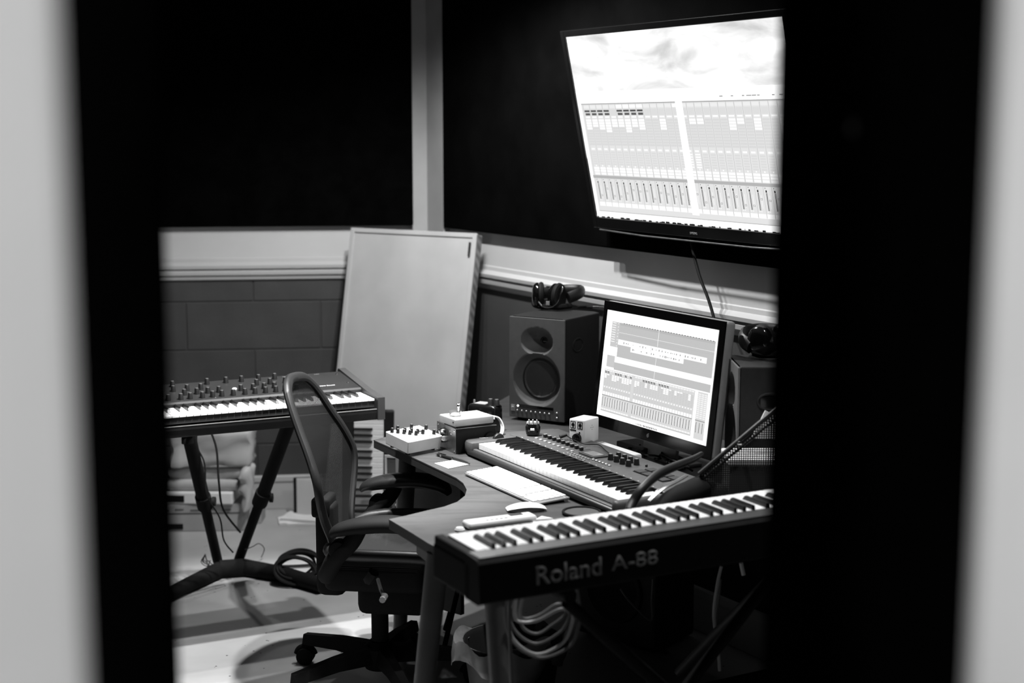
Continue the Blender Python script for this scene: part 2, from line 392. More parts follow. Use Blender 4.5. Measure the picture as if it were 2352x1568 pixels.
def screen(name, parent, w_, h_, rects, y=-.002, base=None, back=1.2):
    """rects: (u0, v0, u1, v1, level) with v measured from the top; later ones lie in front"""
    bm = bmesh.new(); mats = [base or emat(back)]
    def quad(u0, v0, u1, v1, yy, mi, sk=0):
        p = [(u0*w_, yy, (1-v1)*h_), (u1*w_, yy, (1-v1)*h_), (u1*w_, yy, (1-v0)*h_), (u0*w_, yy, (1-v0)*h_)]
        f = bm.faces.new([bm.verts.new(q) for q in p]); f.material_index = mi
    quad(0, 0, 1, 1, y, 0)
    for i, (u0, v0, u1, v1, lv) in enumerate(rects):
        m_ = emat(lv)
        if m_ not in mats: mats.append(m_)
        quad(u0, v0, u1, v1, y-.0002-(i/len(rects))*.0012, mats.index(m_))
    me = bpy.data.meshes.new(name); bm.to_mesh(me); bm.free()
    for m_ in mats: me.materials.append(m_)
    o = bpy.data.objects.new(name, me); COL.objects.link(o); o.parent = parent; return o
G = .80   # window grey
rc = []
rc += [(0, .30, 1, 1, 1.25), (.018, .365, 1.0, .965, G)]
rc += [(.018, .365, 1.0, .371, .45)]
nch = 28; cw = (1.0-.028)/nch
for i in range(nch):
    u = .028 + i*cw; a, c = u+.003, u+cw-.003
    rc.append((a, .376, c, .392, .88 if i not in (5, 6, 7, 8, 13) else 1.2)); rc.append((a, .398, c, .432, G*.93)); rc.append((a+.003, .436, c-.003, .444, 1.05))
    if i in (0, 1, 2, 3, 5, 6, 7, 8): 
        rc.append((a, .402, c, .412, .10)); rc.append((a+.004, .418, c, .430, .12))
    nb = random.choice((0, 0, 1, 2, 4, 5)) if i > 8 else random.choice((3, 4, 5))
    if i in (9,): nb = 0
    for k in range(10):
        lv = 1.05 if k < nb else G*.90
        rc.append((a, .452+k*.0145, c, .4635+k*.0145, lv))
    rc.append((a+.004, .610, c-.006, .620, 1.0))
    for k in range(6): rc.append((a+.003, .628+k*.013, c-.003, .636+k*.013, 1.0 if (i in (14, 15)) else G*.92))
    rc.append((a+.012, .704, c-.012, .711, 1.1))
    rc.append((a, .716, c, .742, 1.1)); rc.append((a, .746, c, .758, 1.0))
    rc.append((a, .7285, c, .7305, .6))
    rc.append((u-.0007, .371, u+.0007, .93, .5))
rc.append((.018, .762, 1.0, .778, .48))
for i in range(nch):
    u = .028 + i*cw; a, c = u+.003, u+cw-.003
    rc.append((a+.004, .783, a+.007, .787, .1))
    rc.append((u+.009, .795, u+.0145, .806, .03)); rc.append((u+.010, .808, u+.0122, .895, .12)); rc.append((u+.013, .808, u+.0150, .895, .14))
    rc.append((u+.021, .796, u+.029, .816, .8)); rc.append((u+.0225, .820, u+.0245, .885, 1.0))
    k = random.choice((.83, .835, .84, .85, .87)); rc.append((u+.0195, k, u+.0275, k+.009, .28)); rc.append((u+.021, k+.002, u+.026, k+.007, 1.0))
    rc.append((a+.004, .898, a+.008, .903, 1.0)); rc.append((a+.012, .898, a+.016, .903, 1.0))
    rc.append((a-.001, .912, c+.001, .934, 1.1))
rc.append((.500, .355, .532, .945, 1.25)); rc.append((.018, .962, 1, .966, .5))
for i in range(70):
    u = random.random(); rc.append((u, .992+random.random()*.006, u+random.random()*.02, 1, .02))
for i in range(14): u = random.uniform(.7, .97); rc.append((u, .342, u+.01, .347, .35))
for i in range(24): rc.append((0, .62+random.random()*.36, random.uniform(.001, .004), .64+random.random()*.36, .03))
screen('screen_picture', tv, TW, TH, rc, -.001, base=sky_screen())
# power lead from screen down the wall
cb = [aty(1585, 540, 5.13), aty(1595, 590, 5.11), aty(1609, 640, 5.07), aty(1628, 690, 5.02), aty(1643, 745, 4.97), aty(1652, 810, 4.93)]
tag(B().tube([tuple(p) for p in cb], .0055, 8, smooth=6).build('power_cord', M['rubber'], smooth=True), 'black cord hanging down the white band under the wall screen', 'cord')

# ------------------------------------------------------------ leaning board
TLb, TRb = Vector((-.730, 6.77, 1.345)), Vector((-.152, 6.40, 1.345))
hb = (TRb-TLb); hb.z = 0; wB = hb.length; hb.normalize()
nb_ = Vector((hb.y, -hb.x, 0))   # towards camera
lean = R(10.5)
zb = (Vector((0, 0, cos(lean))) - nb_*sin(lean)).normalized(); yb = zb.cross(hb).normalized()
HB = 1.345/cos(lean)
XB = basis(TLb - zb*HB, hb, yb, zb)
bd = thing('leaning_board', 'tall pale framed board with a thick striped edge leaning in the corner', 'board', X=XB)
B().box(0, wB, 0, .012, 0, HB, .003).build('face_sheet', M['wall_board'], bd)
B().box(.004, wB, .012, .048, 0, HB-.004, .004).build('thick_core', M['board_side'], bd)
b = B(); b.box(-.004, .018, -.006, 0, 0, HB, .002); b.box(wB-.018, wB+.004, -.006, 0, 0, HB, .002); b.box(.018, wB-.018, -.006, 0, HB-.02, HB, .002); b.build('edge_frame', M['wall_board'], bd)
B().box(wB-.032, wB-.022, -.009, -.004, HB-.10, HB-.04, .001).build('clip', M['dgrey'], bd)

# ------------------------------------------------------------ desk
DZ = .73
def d2(px, py, z=DZ): p = at(px, py, z); return (p.x, p.y)
edge = [d2(*p) for p in ((858, 1010), (915, 1035), (965, 1058), (1020, 1084), (1048, 1097), (1064, 1109), (1072, 1124), (1068, 1138), (1050, 1152), (1020, 1163), (980, 1172), (935, 1183), (893, 1192), (940, 1220), (985, 1248))]
e0 = Vector(edge[0]); e1 = Vector(edge[-1])
ew = Vector((HR.x, HR.y))
nwx = Vector((-NR.x, -NR.y))
E2 = e1 + ew*.30; far = e0 + Vector((.33, .42))
wallp = lambda s: Vector((C0 + HR*s + NR*.03)[:2])
poly = edge + [tuple(E2), tuple(wallp(3.5)), tuple(wallp(.95)), tuple(far)]
dk = thing('corner_desk', 'curved wood-grain corner desk with a scooped front and round legs', 'desk')
B().prism(poly[::-1], DZ-.004, DZ).build('desktop', M['wood'], dk)
cen = Vector((.4, 4.6))
b = B().prism([tuple(Vector(p) + (cen-Vector(p)).normalized()*.0005) for p in poly][::-1], DZ-.028, DZ-.004); b.build('edge_band', M['woodedge'], dk)
def leg(p0, p1, r0, r1):
    b = B(); b.tube([p0, ((p0[0]+p1[0])/2, (p0[1]+p1[1])/2, (p0[2]+p1[2])/2), p1], [r0, (r0+r1)/2, r1], 20); return b.build('leg', M['woodleg'], dk, smooth=True)
leg((-.192, 3.74, DZ-.028), (-.27, 3.70, 0), .031, .024)
leg((-.040, 3.53, DZ-.028), (.000, 3.38, 0), .032, .025)
leg((-.36, 5.02, DZ-.028), (-.40, 5.06, 0), .031, .024)
leg((1.2, 4.0, DZ-.028), (1.25, 3.95, 0), .031, .024)
# apron under the near lobe and vertical panel under the far wing
a0 = Vector(d2(893, 1192)) + Vector((.075, .01)); a1 = Vector(d2(985, 1248)) + Vector((.035, .04))
def slab(name, p, q, th, z0, z1, m, parent):
    p, q = Vector(p), Vector(q); d = (q-p).normalized(); n = Vector((-d.y, d.x))*th
    return B().prism([tuple(p), tuple(q), tuple(q+n), tuple(p+n)], z0, z1).build(name, m, parent)
slab('apron', a0, a1, .018, DZ-.10, DZ-.028, M['woodleg'], dk)
slab('side_panel', (-.42, 5.22), (-.18, 5.02), .018, .10, DZ-.028, M['woodleg'], dk)
slab('modesty_panel', (-.18, 5.04), (.12, 5.40), .018, .18, DZ-.028, M['bmatte'], dk)
slab('modesty_panel', (.50, 5.1), (1.25, 3.9), .018, .25, DZ-.028, M['bmatte'], dk)

# ------------------------------------------------------------ keys
WK = .1645/7
BLK = {0: .62, 1: 1.78+.0, 3: 3.58, 4: 4.70+.0, 5: 5.82}
def keys(parent, n, start, wl_, bl, front, black_front, th=.012, drop=.02, lip=True):
    """n keys from pitch class start (0 = C); origin front-left-top of first white key"""
    pcw = [0, None, 1, None, 2, 3, None, 4, None, 5, None, 6]
    wsrc = bsrc = None; wi = 0
    for k in range(n):
        pc = (start+k) % 12
        if pcw[pc] is not None:
            x = wi*WK
            if wsrc is None:
                b = B(); b.box(.0006, WK-.0006, 0, wl_, -drop, 0, .0012, 1)
                wsrc = b.build('white_key', M['whitekey'], parent, T(x, 0, 0))
            else: again(wsrc, parent, T(x, 0, 0))
            wi += 1
        else:
            off = {1: -.0025, 3: .0025, 6: -.0035, 8: 0, 10: .0035}[pc]
            x = wi*WK + off; y0, y1, h_ = black_front, wl_, .0115
            if bsrc is None:
                bm = B(); hw, tw = .0056, .0040
                pr_ = [(y0, -.002), (y0+.010, h_), (y1, h_), (y1, -.002)]
                a = [bm.bm.verts.new((-hw if z_ < 0 else -tw, y, z_)) for y, z_ in pr_]; c = [bm.bm.verts.new((hw if z_ < 0 else tw, y, z_)) for y, z_ in pr_]
                bm.bm.faces.new(a); bm.bm.faces.new(c[::-1])
                for i in range(4): bm.bm.faces.new((a[i], c[i], c[(i+1) % 4], a[(i+1) % 4]))
                bmesh.ops.bevel(bm.bm, geom=[e for e in bm.bm.edges if all(v_.co.z > 0 for v_ in e.verts)], offset=.0014, segments=2, affect='EDGES')
                bsrc = bm.build('black_key', M['blackkey'], parent, T(x, 0, 0), smooth=True)
            else: again(bsrc, parent, T(x, 0, 0))
    return wi*WK
def knob(parent, x, y, z, r_=.006, h_=.014, m_=None, cap=True, src={}):
    key = (r_, h_, m_, cap)
    if key not in src:
        b = B().lathe([(r_*1.12, 0), (r_*1.05, h_*.15), (r_*.92, h_*.9), (r_*.8, h_), (0, h_)], 14)
        src[key] = b.build('knob', m_ or M['bplast'], parent, T(x, y, z), smooth=True)
        o = src[key]
        if cap:
            c = B().cyl(r_*.62, h_, h_+.0008, 12).build('knob_cap', M['alu'], o); src[('cap',)+key] = c
    else:
        o = again(src[key], parent, T(x, y, z))
        if cap: again(src[('cap',)+key], o, Matrix.Identity(4))
    return o

# ------------------------------------------------------------ grey controller keyboard on the desk
ya = -1.07
ax_ = Vector((cos(ya), sin(ya), 0)); ay_ = Vector((-sin(ya), cos(ya), 0))
oA = Vector((-.055, 4.755, .775)) - ax_*(.9*WK) - ay_*.050
kb = thing('midi_keyboard', 'long grey controller keyboard with faders and pads on the desk', 'keyboard', X=basis(oA, ax_, ay_, Vector((0, 0, 1))))
LA = 36*WK; zb0 = DZ-.775
keys(kb, 61, 0, .140, .09, 0, .050, drop=.019)
# shell: base tray, end cheeks, rear deck
b = B(); b.box(-.035, LA+.03, -.030, .33, zb0+.004, -.021, .012, 3); b.build('base_tray', M['axiomdark'], kb, smooth=True)
b = B(); b.box(-.03, LA+.026, -.020, -.004, zb0+.02, -.017, .004); b.build('front_lip', M['axiom'], kb, smooth=True)
b = B(); b.prism([(-.002, -.024), (-.002, .335), (-.085, .335), (-.118, .085), (-.114, .040), (-.092, .002), (-.058, -.022), (-.028, -.028)][::-1], zb0+.008, .004, .010); b.build('end_cheek', M['axiom'], kb, smooth=True)
b = B(); b.box(LA+.002, LA+.030, -.030, .335, zb0+.008, .004, .012, 4); b.build('end_cheek', M['axiom'], kb, smooth=True)
deck = B(); deck.box(-.055, LA+.028, .142, .335, zb0+.006, .008, .007, 3); deck.build('control_deck', M['axiom'], kb, smooth=True)
B().box(-.004, LA+.004, .1405, .144, -.01, .0095, .001).build('key_slot_edge', M['bmatte'], kb)
for i, (x, y) in enumerate(((-.047, .060), (-.012, .080))):
    x += 0
    wq = B().lathe([(.0, -.006), (.020, -.006), (.022, -.003), (.022, .003), (.020, .006), (0, .006)], 26, X=T((-.066, -.028)[i], (.075, .088)[i], -.002) @ rotz(R(5)) @ Matrix.Rotation(R(90), 4, 'Y'))
    wq.build('mod_wheel', M['bplast'], kb, smooth=True)
B().box(-.03, .0, .20, .215, .008, .0105, .001).build('octave_button', M['dgrey'], kb)
text('print_left', 'AXIOM 61', .030, M['label'], kb, basis((-.054, .030, .0045), Vector((.35, .94, 0)).normalized(), Vector((-.94, .35, 0)).normalized(), Vector((0, 0, 1))), height=.006)
for i in range(9):
    x = .055+i*.0285
    s_ = B().box(-.0012, .0012, -.022, .022, 0, .0006).build('fader_slot', M['bmatte'], kb, T(x, .232, .008))
    c_ = B().box(-.006, .006, -.006, .006, .0, .010, .002).build('fader_cap', M['bplast'], s_, T(0, -.012, .001))
    B().box(-.0012, .0012, -.006, .006, .0101, .0106).build('fader_mark', M['label'], c_)
    B().lathe([(.0062, 0), (.006, .003), (.004, .0045), (0, .005)], 14).build('button', M['alum2'], kb, T(x+.002, .185, .008), smooth=True)
b = B(); b.box(.315, .405, .190, .245, .008, .013, .003); b.build('display_hood', M['dgrey'], kb)
B().box(.328, .392, .198, .238, .0132, .0138).build('display', mat('lcd', .16, .2, .5, var=.1), kb)
for r_ in range(2):
    for i in range(7): B().box(-.005, .005, -.0028, .0028, 0, .003, .001).build('small_button', M['alum2'], kb, T(.305+i*.0165, .172-r_*.014, .008))
for r_ in range(2):
    for i in range(4): knob(kb, .437+i*.0335+r_*.004, .262-r_*.032, .008, .0085, .019, M['bplast'])
for i in range(6): B().lathe([(.006, 0), (.0055, .003), (.003, .005), (0, .005)], 12).build('button', M['alu'], kb, T(.418+i*.0185, .182, .008), smooth=True)
for r_ in range(2):
    for i in range(4):
        pd_ = B().box(-.0165, .0165, -.0155, .0155, .0, .0045, .002).build('drum_pad', M['padtop'], kb, T(.622+i*.040, .262-r_*.040, .008))
        B().box(-.0185, .0185, -.0175, .0175, -.0005, .0012).build('pad_surround', M['bmatte'], pd_)
B().lathe([(.004, 0), (.004, .006), (0, .008)], 10).build('screw_post', M['bplast'], kb, T(.572, .275, .008))
for i in range(22): B().box(-.003, .003, -.0012, .0012, 0, .0004).build('key_print', M['label'], kb, T(.02+i*.0385, .152, .0082))

# ------------------------------------------------------------ near stage keyboard (seen from its back)
yr = .485
xi = Vector((cos(yr), sin(yr), 0)); xp = -xi; yp = Vector((sin(yr), -cos(yr), 0))
oR = Vector((-.08, 3.164, .877)) + xi*(52*WK) - yp*.145
pk = thing('stage_keyboard', 'long black 88-key stage keyboard in the foreground seen from its back', 'keyboard', X=basis(oR, xp, yp, Vector((0, 0, 1))))
LR = 52*WK
keys(pk, 88, 9, .147, .09, 0, .050, drop=.02)
b = B(); b.box(-.16, LR+.028, -.022, .175, -.104, -.021, .006); b.box(LR+.001, LR+.026, -.020, .160, -.05, -.002, .006, 3); b.box(-.16, -.002, -.02, .17, -.05, .004, .006); b.build('case', M['bmatte'], pk)
# rear panel deck with sloped top and tall back face
prof = [(.147, -.03), (.147, -.003), (.152, -.001), (.205, -.004), (.214, -.012), (.222, -.097), (.21, -.104), (.147, -.104)]
b = B(); b.prism([(y, z_) for y, z_ in prof], -.16, LR+.028, X=Matrix(((0, 0, 1, 0), (1, 0, 0, 0), (0, 1, 0, 0), (0, 0, 0, 1))))
b.build('rear_shell', M['bmatte'], pk)
B().box(-.155, LR+.020, .149, .204, -.003, .0, .001).build('top_panel', mat('panel_grey', .022, .45, .4, var=.05), pk)
Xb = basis((0, 0, 0), Vector((-1, 0, 0)), Vector((0, -.0906, .9959)), Vector((0, .9959, .0906)))
def backtext(s, px, py, width, h_, bold):
    # distance along the back face measured from its left end as seen
    X = Xb.copy(); X.translation = Vector((LR+.028-px, .2138+.0941*(.068-.012-py+.0) + .0012, -.080+py)); return text('lettering', s, width, M['lettering'], pk, X, ext=.0008, height=h_, bold=bold)
backtext('Roland', .140, .004, .168, .042, .012)
backtext('A-88', .333, .009, .126, .034, .012)
text('panel_print', 'A-PRO', .05, M['greytext'], pk, basis((LR-.03, .180, .0158), Vector((-1, 0, 0)), Vector((0, -1, 0)), Vector((0, 0, 1))), height=.008)
pk.children[-1].location.z = .0003
for x in (-.1, LR-.03, LR-.5):
    B().box(x-.02, x+.02, .0, .05, -.107, -.103, .001).build('foot', M['rubber'], pk)

# ------------------------------------------------------------ synthesizer on its stand
ys = .455
p1 = at(822, 907.6, .875)
sx_ = Vector((cos(ys), sin(ys), 0)); sy_ = Vector((-sin(ys), cos(ys), 0))
NWs = 36
# A# centre lies .0035 right of a white boundary; last whites: B then C
oS = Vector((p1.x, p1.y, .868)) - sx_*((NWs-2)*WK+.0035) - sy_*.05
sy = thing('analog_synthesizer', 'dark analog synthesizer with many black knobs and pale end cheeks on a stand', 'synthesizer', X=basis(oS, sx_, sy_, Vector((0, 0, 1))))
LS = keys(sy, 61, 0, .140, .09, 0, .050, drop=.008)
b = B(); b.box(-.02, LS+.006, -.012, .37, -.072, -.045, .003); b.box(-.02, LS+.006, -.012, -.004, -.072, -.034, .002); b.box(-.02, LS+.006, .142, .37, -.045, .0, .002); b.build('case', M['bplast'], sy)
B().box(-.0, LS, .006, .14, -.030, -.009).build('key_bed', M['dgrey'], sy)
B().box(-.0, LS+.002, -.0135, -.0115, -.036, -.033).build('trim_line', M['alum2'], sy)
# sloped panel
prof = [(.142, -.01), (.142, .010), (.150, .016), (.372, .040), (.378, .034), (.378, -.06), (.142, -.06)]
b = B(); b.prism(prof, -.14, LS+.004, X=Matrix(((0, 0, 1, 0), (1, 0, 0, 0), (0, 1, 0, 0), (0, 0, 0, 1)))); b.build('control_panel', M['panel'], sy)
ck = [(-.020, -.072), (-.020, .006), (.10, .014), (.385, .050), (.395, .044), (.395, -.072)]
for x in (LS+.004, -.175):
    b = B(); b.prism(ck, x, x+.026, X=Matrix(((0, 0, 1, 0), (1, 0, 0, 0), (0, 1, 0, 0), (0, 0, 0, 1)))); b.build('end_cheek', M['cheek'], sy)
B().box(-.15, -.004, -.012, .142, -.072, .008, .003).build('wheel_block', M['panel'], sy)
def pz(y): return .016 + (y-.15)/(.222)*.024
for r_, (y, dx, x0) in enumerate(((.178, .037, .10), (.228, .040, .08), (.280, .050, .06), (.338, .062, .10))):
    x = x0
    while x < LS-.215:
        if random.random() > (.03, .08, .16, .25)[r_]:
            knob(sy, x+random.uniform(-.004, .004), y, pz(y), .0085, .020, M['bplast'])
        x += dx
for x, y in ((.16, .26), (.42, .25), (LS-.21, .30)):
    B().lathe([(.008, 0), (.008, .003), (.004, .005), (0, .005)], 12).build('lamp_button', M['led'], sy, T(x, y, pz(y)))
for x in (.33, .62):
    B().box(-.0012, .0012, 0, .05, 0, .0006).build('panel_line', M['greytext'], sy, T(x, .16, pz(.16)) @ Matrix.Rotation(R(6.2), 4, 'X'))
tl = Matrix.Rotation(R(6.2), 4, 'X')
text('panel_name', 'Opus Sound', .060, M['label'], sy, T(LS-.135, .195, pz(.195)+.0006) @ tl, height=.012, bold=.02)
for x, y in ((LS-.02, .22), (LS-.02, .34)):
    B().lathe([(.004, 0), (.003, .002), (0, .0025)], 10).build('screw', M['chrome'], sy, T(x, y, pz(y)))
for i in range(4): B().box(0, .02, 0, .004, 0, .0005).build('panel_print', M['greytext'], sy, T(LS-.22+i*.04, .355, pz(.355)) @ tl)
# stand
st = thing('keyboard_stand', 'black V-shaped keyboard stand carrying the analog synthesizer', 'keyboard stand')
ctr = Vector((-1.17, 5.86, 0))
def P3(px, py, y): return tuple(aty(px, py, y))
for side, top, bot, kn in (('l', P3(428, 975, 5.42), P3(500, 1288, 5.86), ((432, 1020), (447, 1080), (478, 1190))), ('r', P3(668, 960, 5.46), P3(548, 1286, 5.86), ((655, 1000), (575, 1240)))):
    top, bot = Vector(top), Vector(bot); mid = top.lerp(bot, .55)
    c = B(); c.tube([top, mid], .026, 14); c.build('column', M['bmatte'], st, smooth=True)
    c = B(); c.tube([mid, bot], .020, 14); c.tube([top.lerp(bot, .50), top.lerp(bot, .58)], .031, 14); c.build('column_sleeve', M['bmatte'], st, smooth=True)
    q = top.lerp(bot, .54)
    c = B(); c.lathe([(.008, 0), (.008, .03), (.019, .032), (.019, .045), (0, .047)], 12, X=T(*q) @ rotz(0) @ Matrix.Rotation(R(90), 4, 'Y')); c.build('clamp_knob', M['rubber'], st, smooth=True)
    a = B(); fwd = sy_*-1
    arm0 = top + Vector((0, 0, .02)); y_ = Vector((arm0.x, arm0.y, .796-.022))
    a.tube([Vector((top.x, top.y, top.z)), y_ + fwd*.02, y_ + fwd*.40], .018, 10); a.build('support_arm', M['bmatte'], st, smooth=True)
for px, py, y0 in ((396, 1362, 5.50), (735, 1338, 5.62), (500, 1300, 5.86)):
    pass
fb = at(505, 1308, .03); fc = at(560, 1304, .03); fl_ = at(385, 1365, .03); frr = at(742, 1345, .03); fk = at(640, 1288, .03)
b = B(); b.tube([fb, fc], .040, 12); b.build('base_hub', M['bmatte'], st, smooth=True)
b = B(); b.tube([fb, fl_], [.034, .026], 12); b.build('foot', M['bmatte'], st, smooth=True)
b = B(); b.tube([fc, at(650, 1318, .03), frr], [.034, .032, .030], 12); b.build('foot', M['bmatte'], st, smooth=True)
b = B(); b.lathe([(.022, 0), (.022, .02), (.013, .04), (.04, .06), (.042, .075), (.0, .09)], 16, X=T(*aty(430, 990, 5.30)) @ Matrix.Rotation(R(0), 4, 'Y') @ T(0, 0, -.045)); b.build('clamp_knob', M['rubber'], st, smooth=True)

def cable(name, pts, r_, m_, label, cat='cable', group=None, sm=6):
    return tag(B().tube([tuple(p) for p in pts], r_, 8, smooth=sm).build(name, m_, smooth=True), label, cat, group)
cable('cable', [aty(452, 985, 5.5), aty(453, 1025, 5.5), aty(470, 1065, 5.5), aty(475, 1135, 5.5), aty(505, 1190, 5.55), aty(514, 1240, 5.6), aty(535, 1268, 5.7)], .0032, M['rubber'], 'thin black wavy cable hanging under the synthesizer, the left one')
cable('cable', [aty(480, 982, 5.5), aty(497, 1030, 5.5), aty(503, 1110, 5.5), aty(513, 1170, 5.55), aty(552, 1222, 5.65)], .0042, M['rubber'], 'thicker black cable hanging under the synthesizer, the right one')
def strand(t, pts, r_, m_): return B().tube([tuple(p) for p in pts], r_, 8, smooth=6).build('cable_strand', m_, t, smooth=True)
# coil of cable on the floor
cc = at(682, 1300, .07); b = B()
for i in range(9):
    rr = .085 + random.uniform(-.028, .012); ph = random.uniform(-.2, .2); cx, cy = random.uniform(-.012, .012), random.uniform(-.02, .03)
    b.tube([(cc.x+cx+rr*1.05*cos(a), cc.y+cy+.55*rr*sin(a)+.05*ph, .012+.085*(.5+.5*sin(a+ph))+.006*i*.5) for a in [2*pi*k/20 for k in range(20)]], .0055, 7, closed=True, smooth=2)
tag(b.build('cable_coil', M['rubber'], smooth=True), 'coil of black cable lying on the floor behind the office chair', 'cable')
cable('cable', [at(560, 1285, .02), at(600, 1293, .01), at(650, 1300, .01), at(735, 1296, .01)], .006, M['rubber'], 'black cable on the floor running from the stand foot to the coil')
cable('cable', [at(562, 1262, .12), at(580, 1255, .12), at(595, 1248, .10), at(607, 1260, .05), at(600, 1280, .01)], .0018, M['rubber'], 'thin wire loop beside the foot of the keyboard stand')
b = B()
for i in range(5):
    b.tube([at(470+random.uniform(-3, 3), 1272, .1), at(468+8*sin(i*2), 1290, .06), at(482+9*cos(i*2), 1300, .05), at(476+8*sin(i), 1286, .08)], .002, 6, smooth=4)
tag(b.build('wire_knot', M['cable_d'], smooth=True), 'knot of thin pale wires at the left stand leg', 'cable')

# ------------------------------------------------------------ stack of parcels at the left
def boxthing(name, label, cat, x0, x1, y0, y1, z0, z1, m_, rz=0, r=.004):
    cxm, cym = (x0+x1)/2, (y0+y1)/2
    t = thing(name, label, cat, (cxm, cym, z0), rz)
    B().box(x0-cxm, x1-cxm, y0-cym, y1-cym, 0, z1-z0, r).build('body', m_, t); return t
t = boxthing('cardboard_carton', 'low pale carton with a dark label at the bottom of the parcel stack', 'box', -1.60, -1.20, 6.47, 6.72, 0, .125, M['card'], R(3))
B().box(-.2, -.085, -.1285, -.1245, .012, .036).build('printed_label', M['bmatte'], t); B().box(-.2, .17, -.1275, -.1245, .083, .086).build('flap_line', M['dgrey'], t)
for i in range(5): B().box(-.19+i*.07, -.15+i*.07, -.1275, -.1245, .096+.004*(i % 2), .101+.004*(i % 2)).build('print_line', M['greytext'], t)
t = boxthing('paper_ream', 'white paper pack with recycling mark lying on the low carton', 'box', -1.57, -1.245, 6.46, 6.70, .127, .182, M['paper'], R(-3), .006)
B().box(-.16, -.055, -.1235, -.1195, .010, .040).build('printed_label', M['bmatte'], t)
b = B()
for k in range(3): b.box(-.011, .011, -.0035, .0, 0, .004, X=T(.045+.013*cos(2*pi*k/3+pi/2), -.1205, .028+.011*sin(2*pi*k/3+pi/2)) @ Matrix.Rotation(-(2*pi*k/3), 4, 'Y'))
b.build('recycling_mark', M['greytext'], t)
def lump(name, x0, x1, y0, y1, z0, z1, m_, parent=None, amp=.012, seedv=1):
    random.seed(seedv); b = B(); b.box(x0, x1, y0, y1, z0, z1, .02, 3)
    bmesh.ops.subdivide_edges(b.bm, edges=[e for e in b.bm.edges if e.calc_length() > .05], cuts=7, use_grid_fill=True)
    from mathutils import noise
    for v_ in b.bm.verts:
        d = noise.noise(Vector(v_.co)*9)*amp + noise.noise(Vector(v_.co)*23)*amp*.5
        if v_.co.z > z0+.005: v_.co += Vector((d, d*1.3, d*.6))
    return b.build(name, m_, parent, smooth=True)
tag(lump('soft_parcel', -1.56, -1.22, 6.47, 6.70, .184, .235, M['bag'], seedv=3), 'creased wrapped parcel on top of the white paper pack', 'parcel')
tag(lump('soft_parcel', -1.55, -1.20, 6.48, 6.71, .237, .292, M['bag'], seedv=5), 'dark-banded flat parcel in the middle of the stack', 'parcel')
tag(lump('plastic_bag', -1.53, -1.17, 6.46, 6.70, .294, .46, mat('white_bag', .40, .45, .35, var=.1, vscale=6), amp=.02, seedv=8), 'bulging pale plastic bag crowning the parcel stack under the synthesizer', 'bag')
tag(lump('crumpled_wrap', -1.21, -1.165, 6.44, 6.53, .10, .30, M['bag'], amp=.03, seedv=12), 'crumpled plastic wrap hanging off the right side of the parcel stack', 'wrap')
t = boxthing('cardboard_box', 'flat pale box standing behind the parcel stack by the baseboard', 'box', -1.30, -1.15, 6.60, 6.72, 0, .122, M['card'], 0)
random.seed(11)
# small framed canvas leaning on the baseboard, papers before it
t = thing('leaning_canvas', 'small pale canvas leaning against the baseboard behind the chair', 'canvas', X=T(-1.00, 6.69, .002) @ rotz(R(6)) @ Matrix.Rotation(R(-8), 4, 'X'))
B().box(0, .40, .0, .012, 0, .185, .003).build('face_sheet', M['wall_board'], t); B().box(-.014, .40, .012, .03, 0, .187, .003).build('frame', M['bmatte'], t)
for i, (px, py, rz, z_) in enumerate(((690, 1196, .2, .001), (700, 1190, -.25, .012), (712, 1199, .05, .0012))):
    p = at(px, py, z_)
    t = thing('loose_papers', ('thin folded sheets on the floor before the small canvas, lowest layer', 'creased booklet on top of the floor papers behind the chair', 'single flat sheet at the right of the floor papers')[i], 'paper', (p.x, p.y, z_), rz)
    B().grid(lambda u, v_: ((u-.5)*.20, (v_-.5)*.12, .008+.006*sin(u*7+i)*v_), 8, 6).build('sheet', M['paper'], t, fix=True)
    B().box(-.1, .1, -.06, .06, 0, .004, .001).build('lower_sheets', M['paper'], t)

# ------------------------------------------------------------ small keyboard standing on end
XK = basis((-.640, 6.12, .003), Vector((0, 0, 1)), Vector((-1, .02, 0)).normalized(), Vector((.02, -1, 0)).normalized())
# local: x up, y to the left, z toward the viewer
kx = Matrix.Rotation(R(6), 4, 'Y')
sk = thing('upright_keyboard', 'small black keyboard standing on its end behind the office chair', 'keyboard', X=basis((-.578, 6.10, .003), Vector((.02, .0, 1)).normalized(), Vector((-1, 0, .02)).normalized(), Vector((0, -1, 0))))
B().box(0, .62, -.070, .145, -.045, -.012, .008, 3).build('case', M['bplast'], sk, smooth=True)
B().box(0, .62, -.070, -.031, -.02, .005, .004).build('side_rim', M['bplast'], sk)
kk = thing('key_set', '', ''); del kk['label']; del kk['category']; kk.parent = sk; kk.matrix_basis = T(.03, -.035, 0) 
bpy.data.objects.remove(kk)
def keys_at(parent, off, n, start, wl_, bf, drop):
    before = set(o.name for o in parent.children); keys(parent, n, start, wl_, .09, 0, bf, drop=drop)
    for o in list(parent.children):
        if o.name not in before: o.matrix_basis = T(*off) @ o.matrix_basis
keys_at(sk, (.068, -.028, 0), 37, 0, .125, .045, .014)
B().box(.0, .62, .098, .145, -.012, .006, .003).build('control_strip', M['bplast'], sk)
b = B(); b.box(0, .066, -.045, .10, -.012, .004, .003); b.box(.588, .62, -.045, .10, -.012, .004, .003); b.build('end_block', M['bplast'], sk)
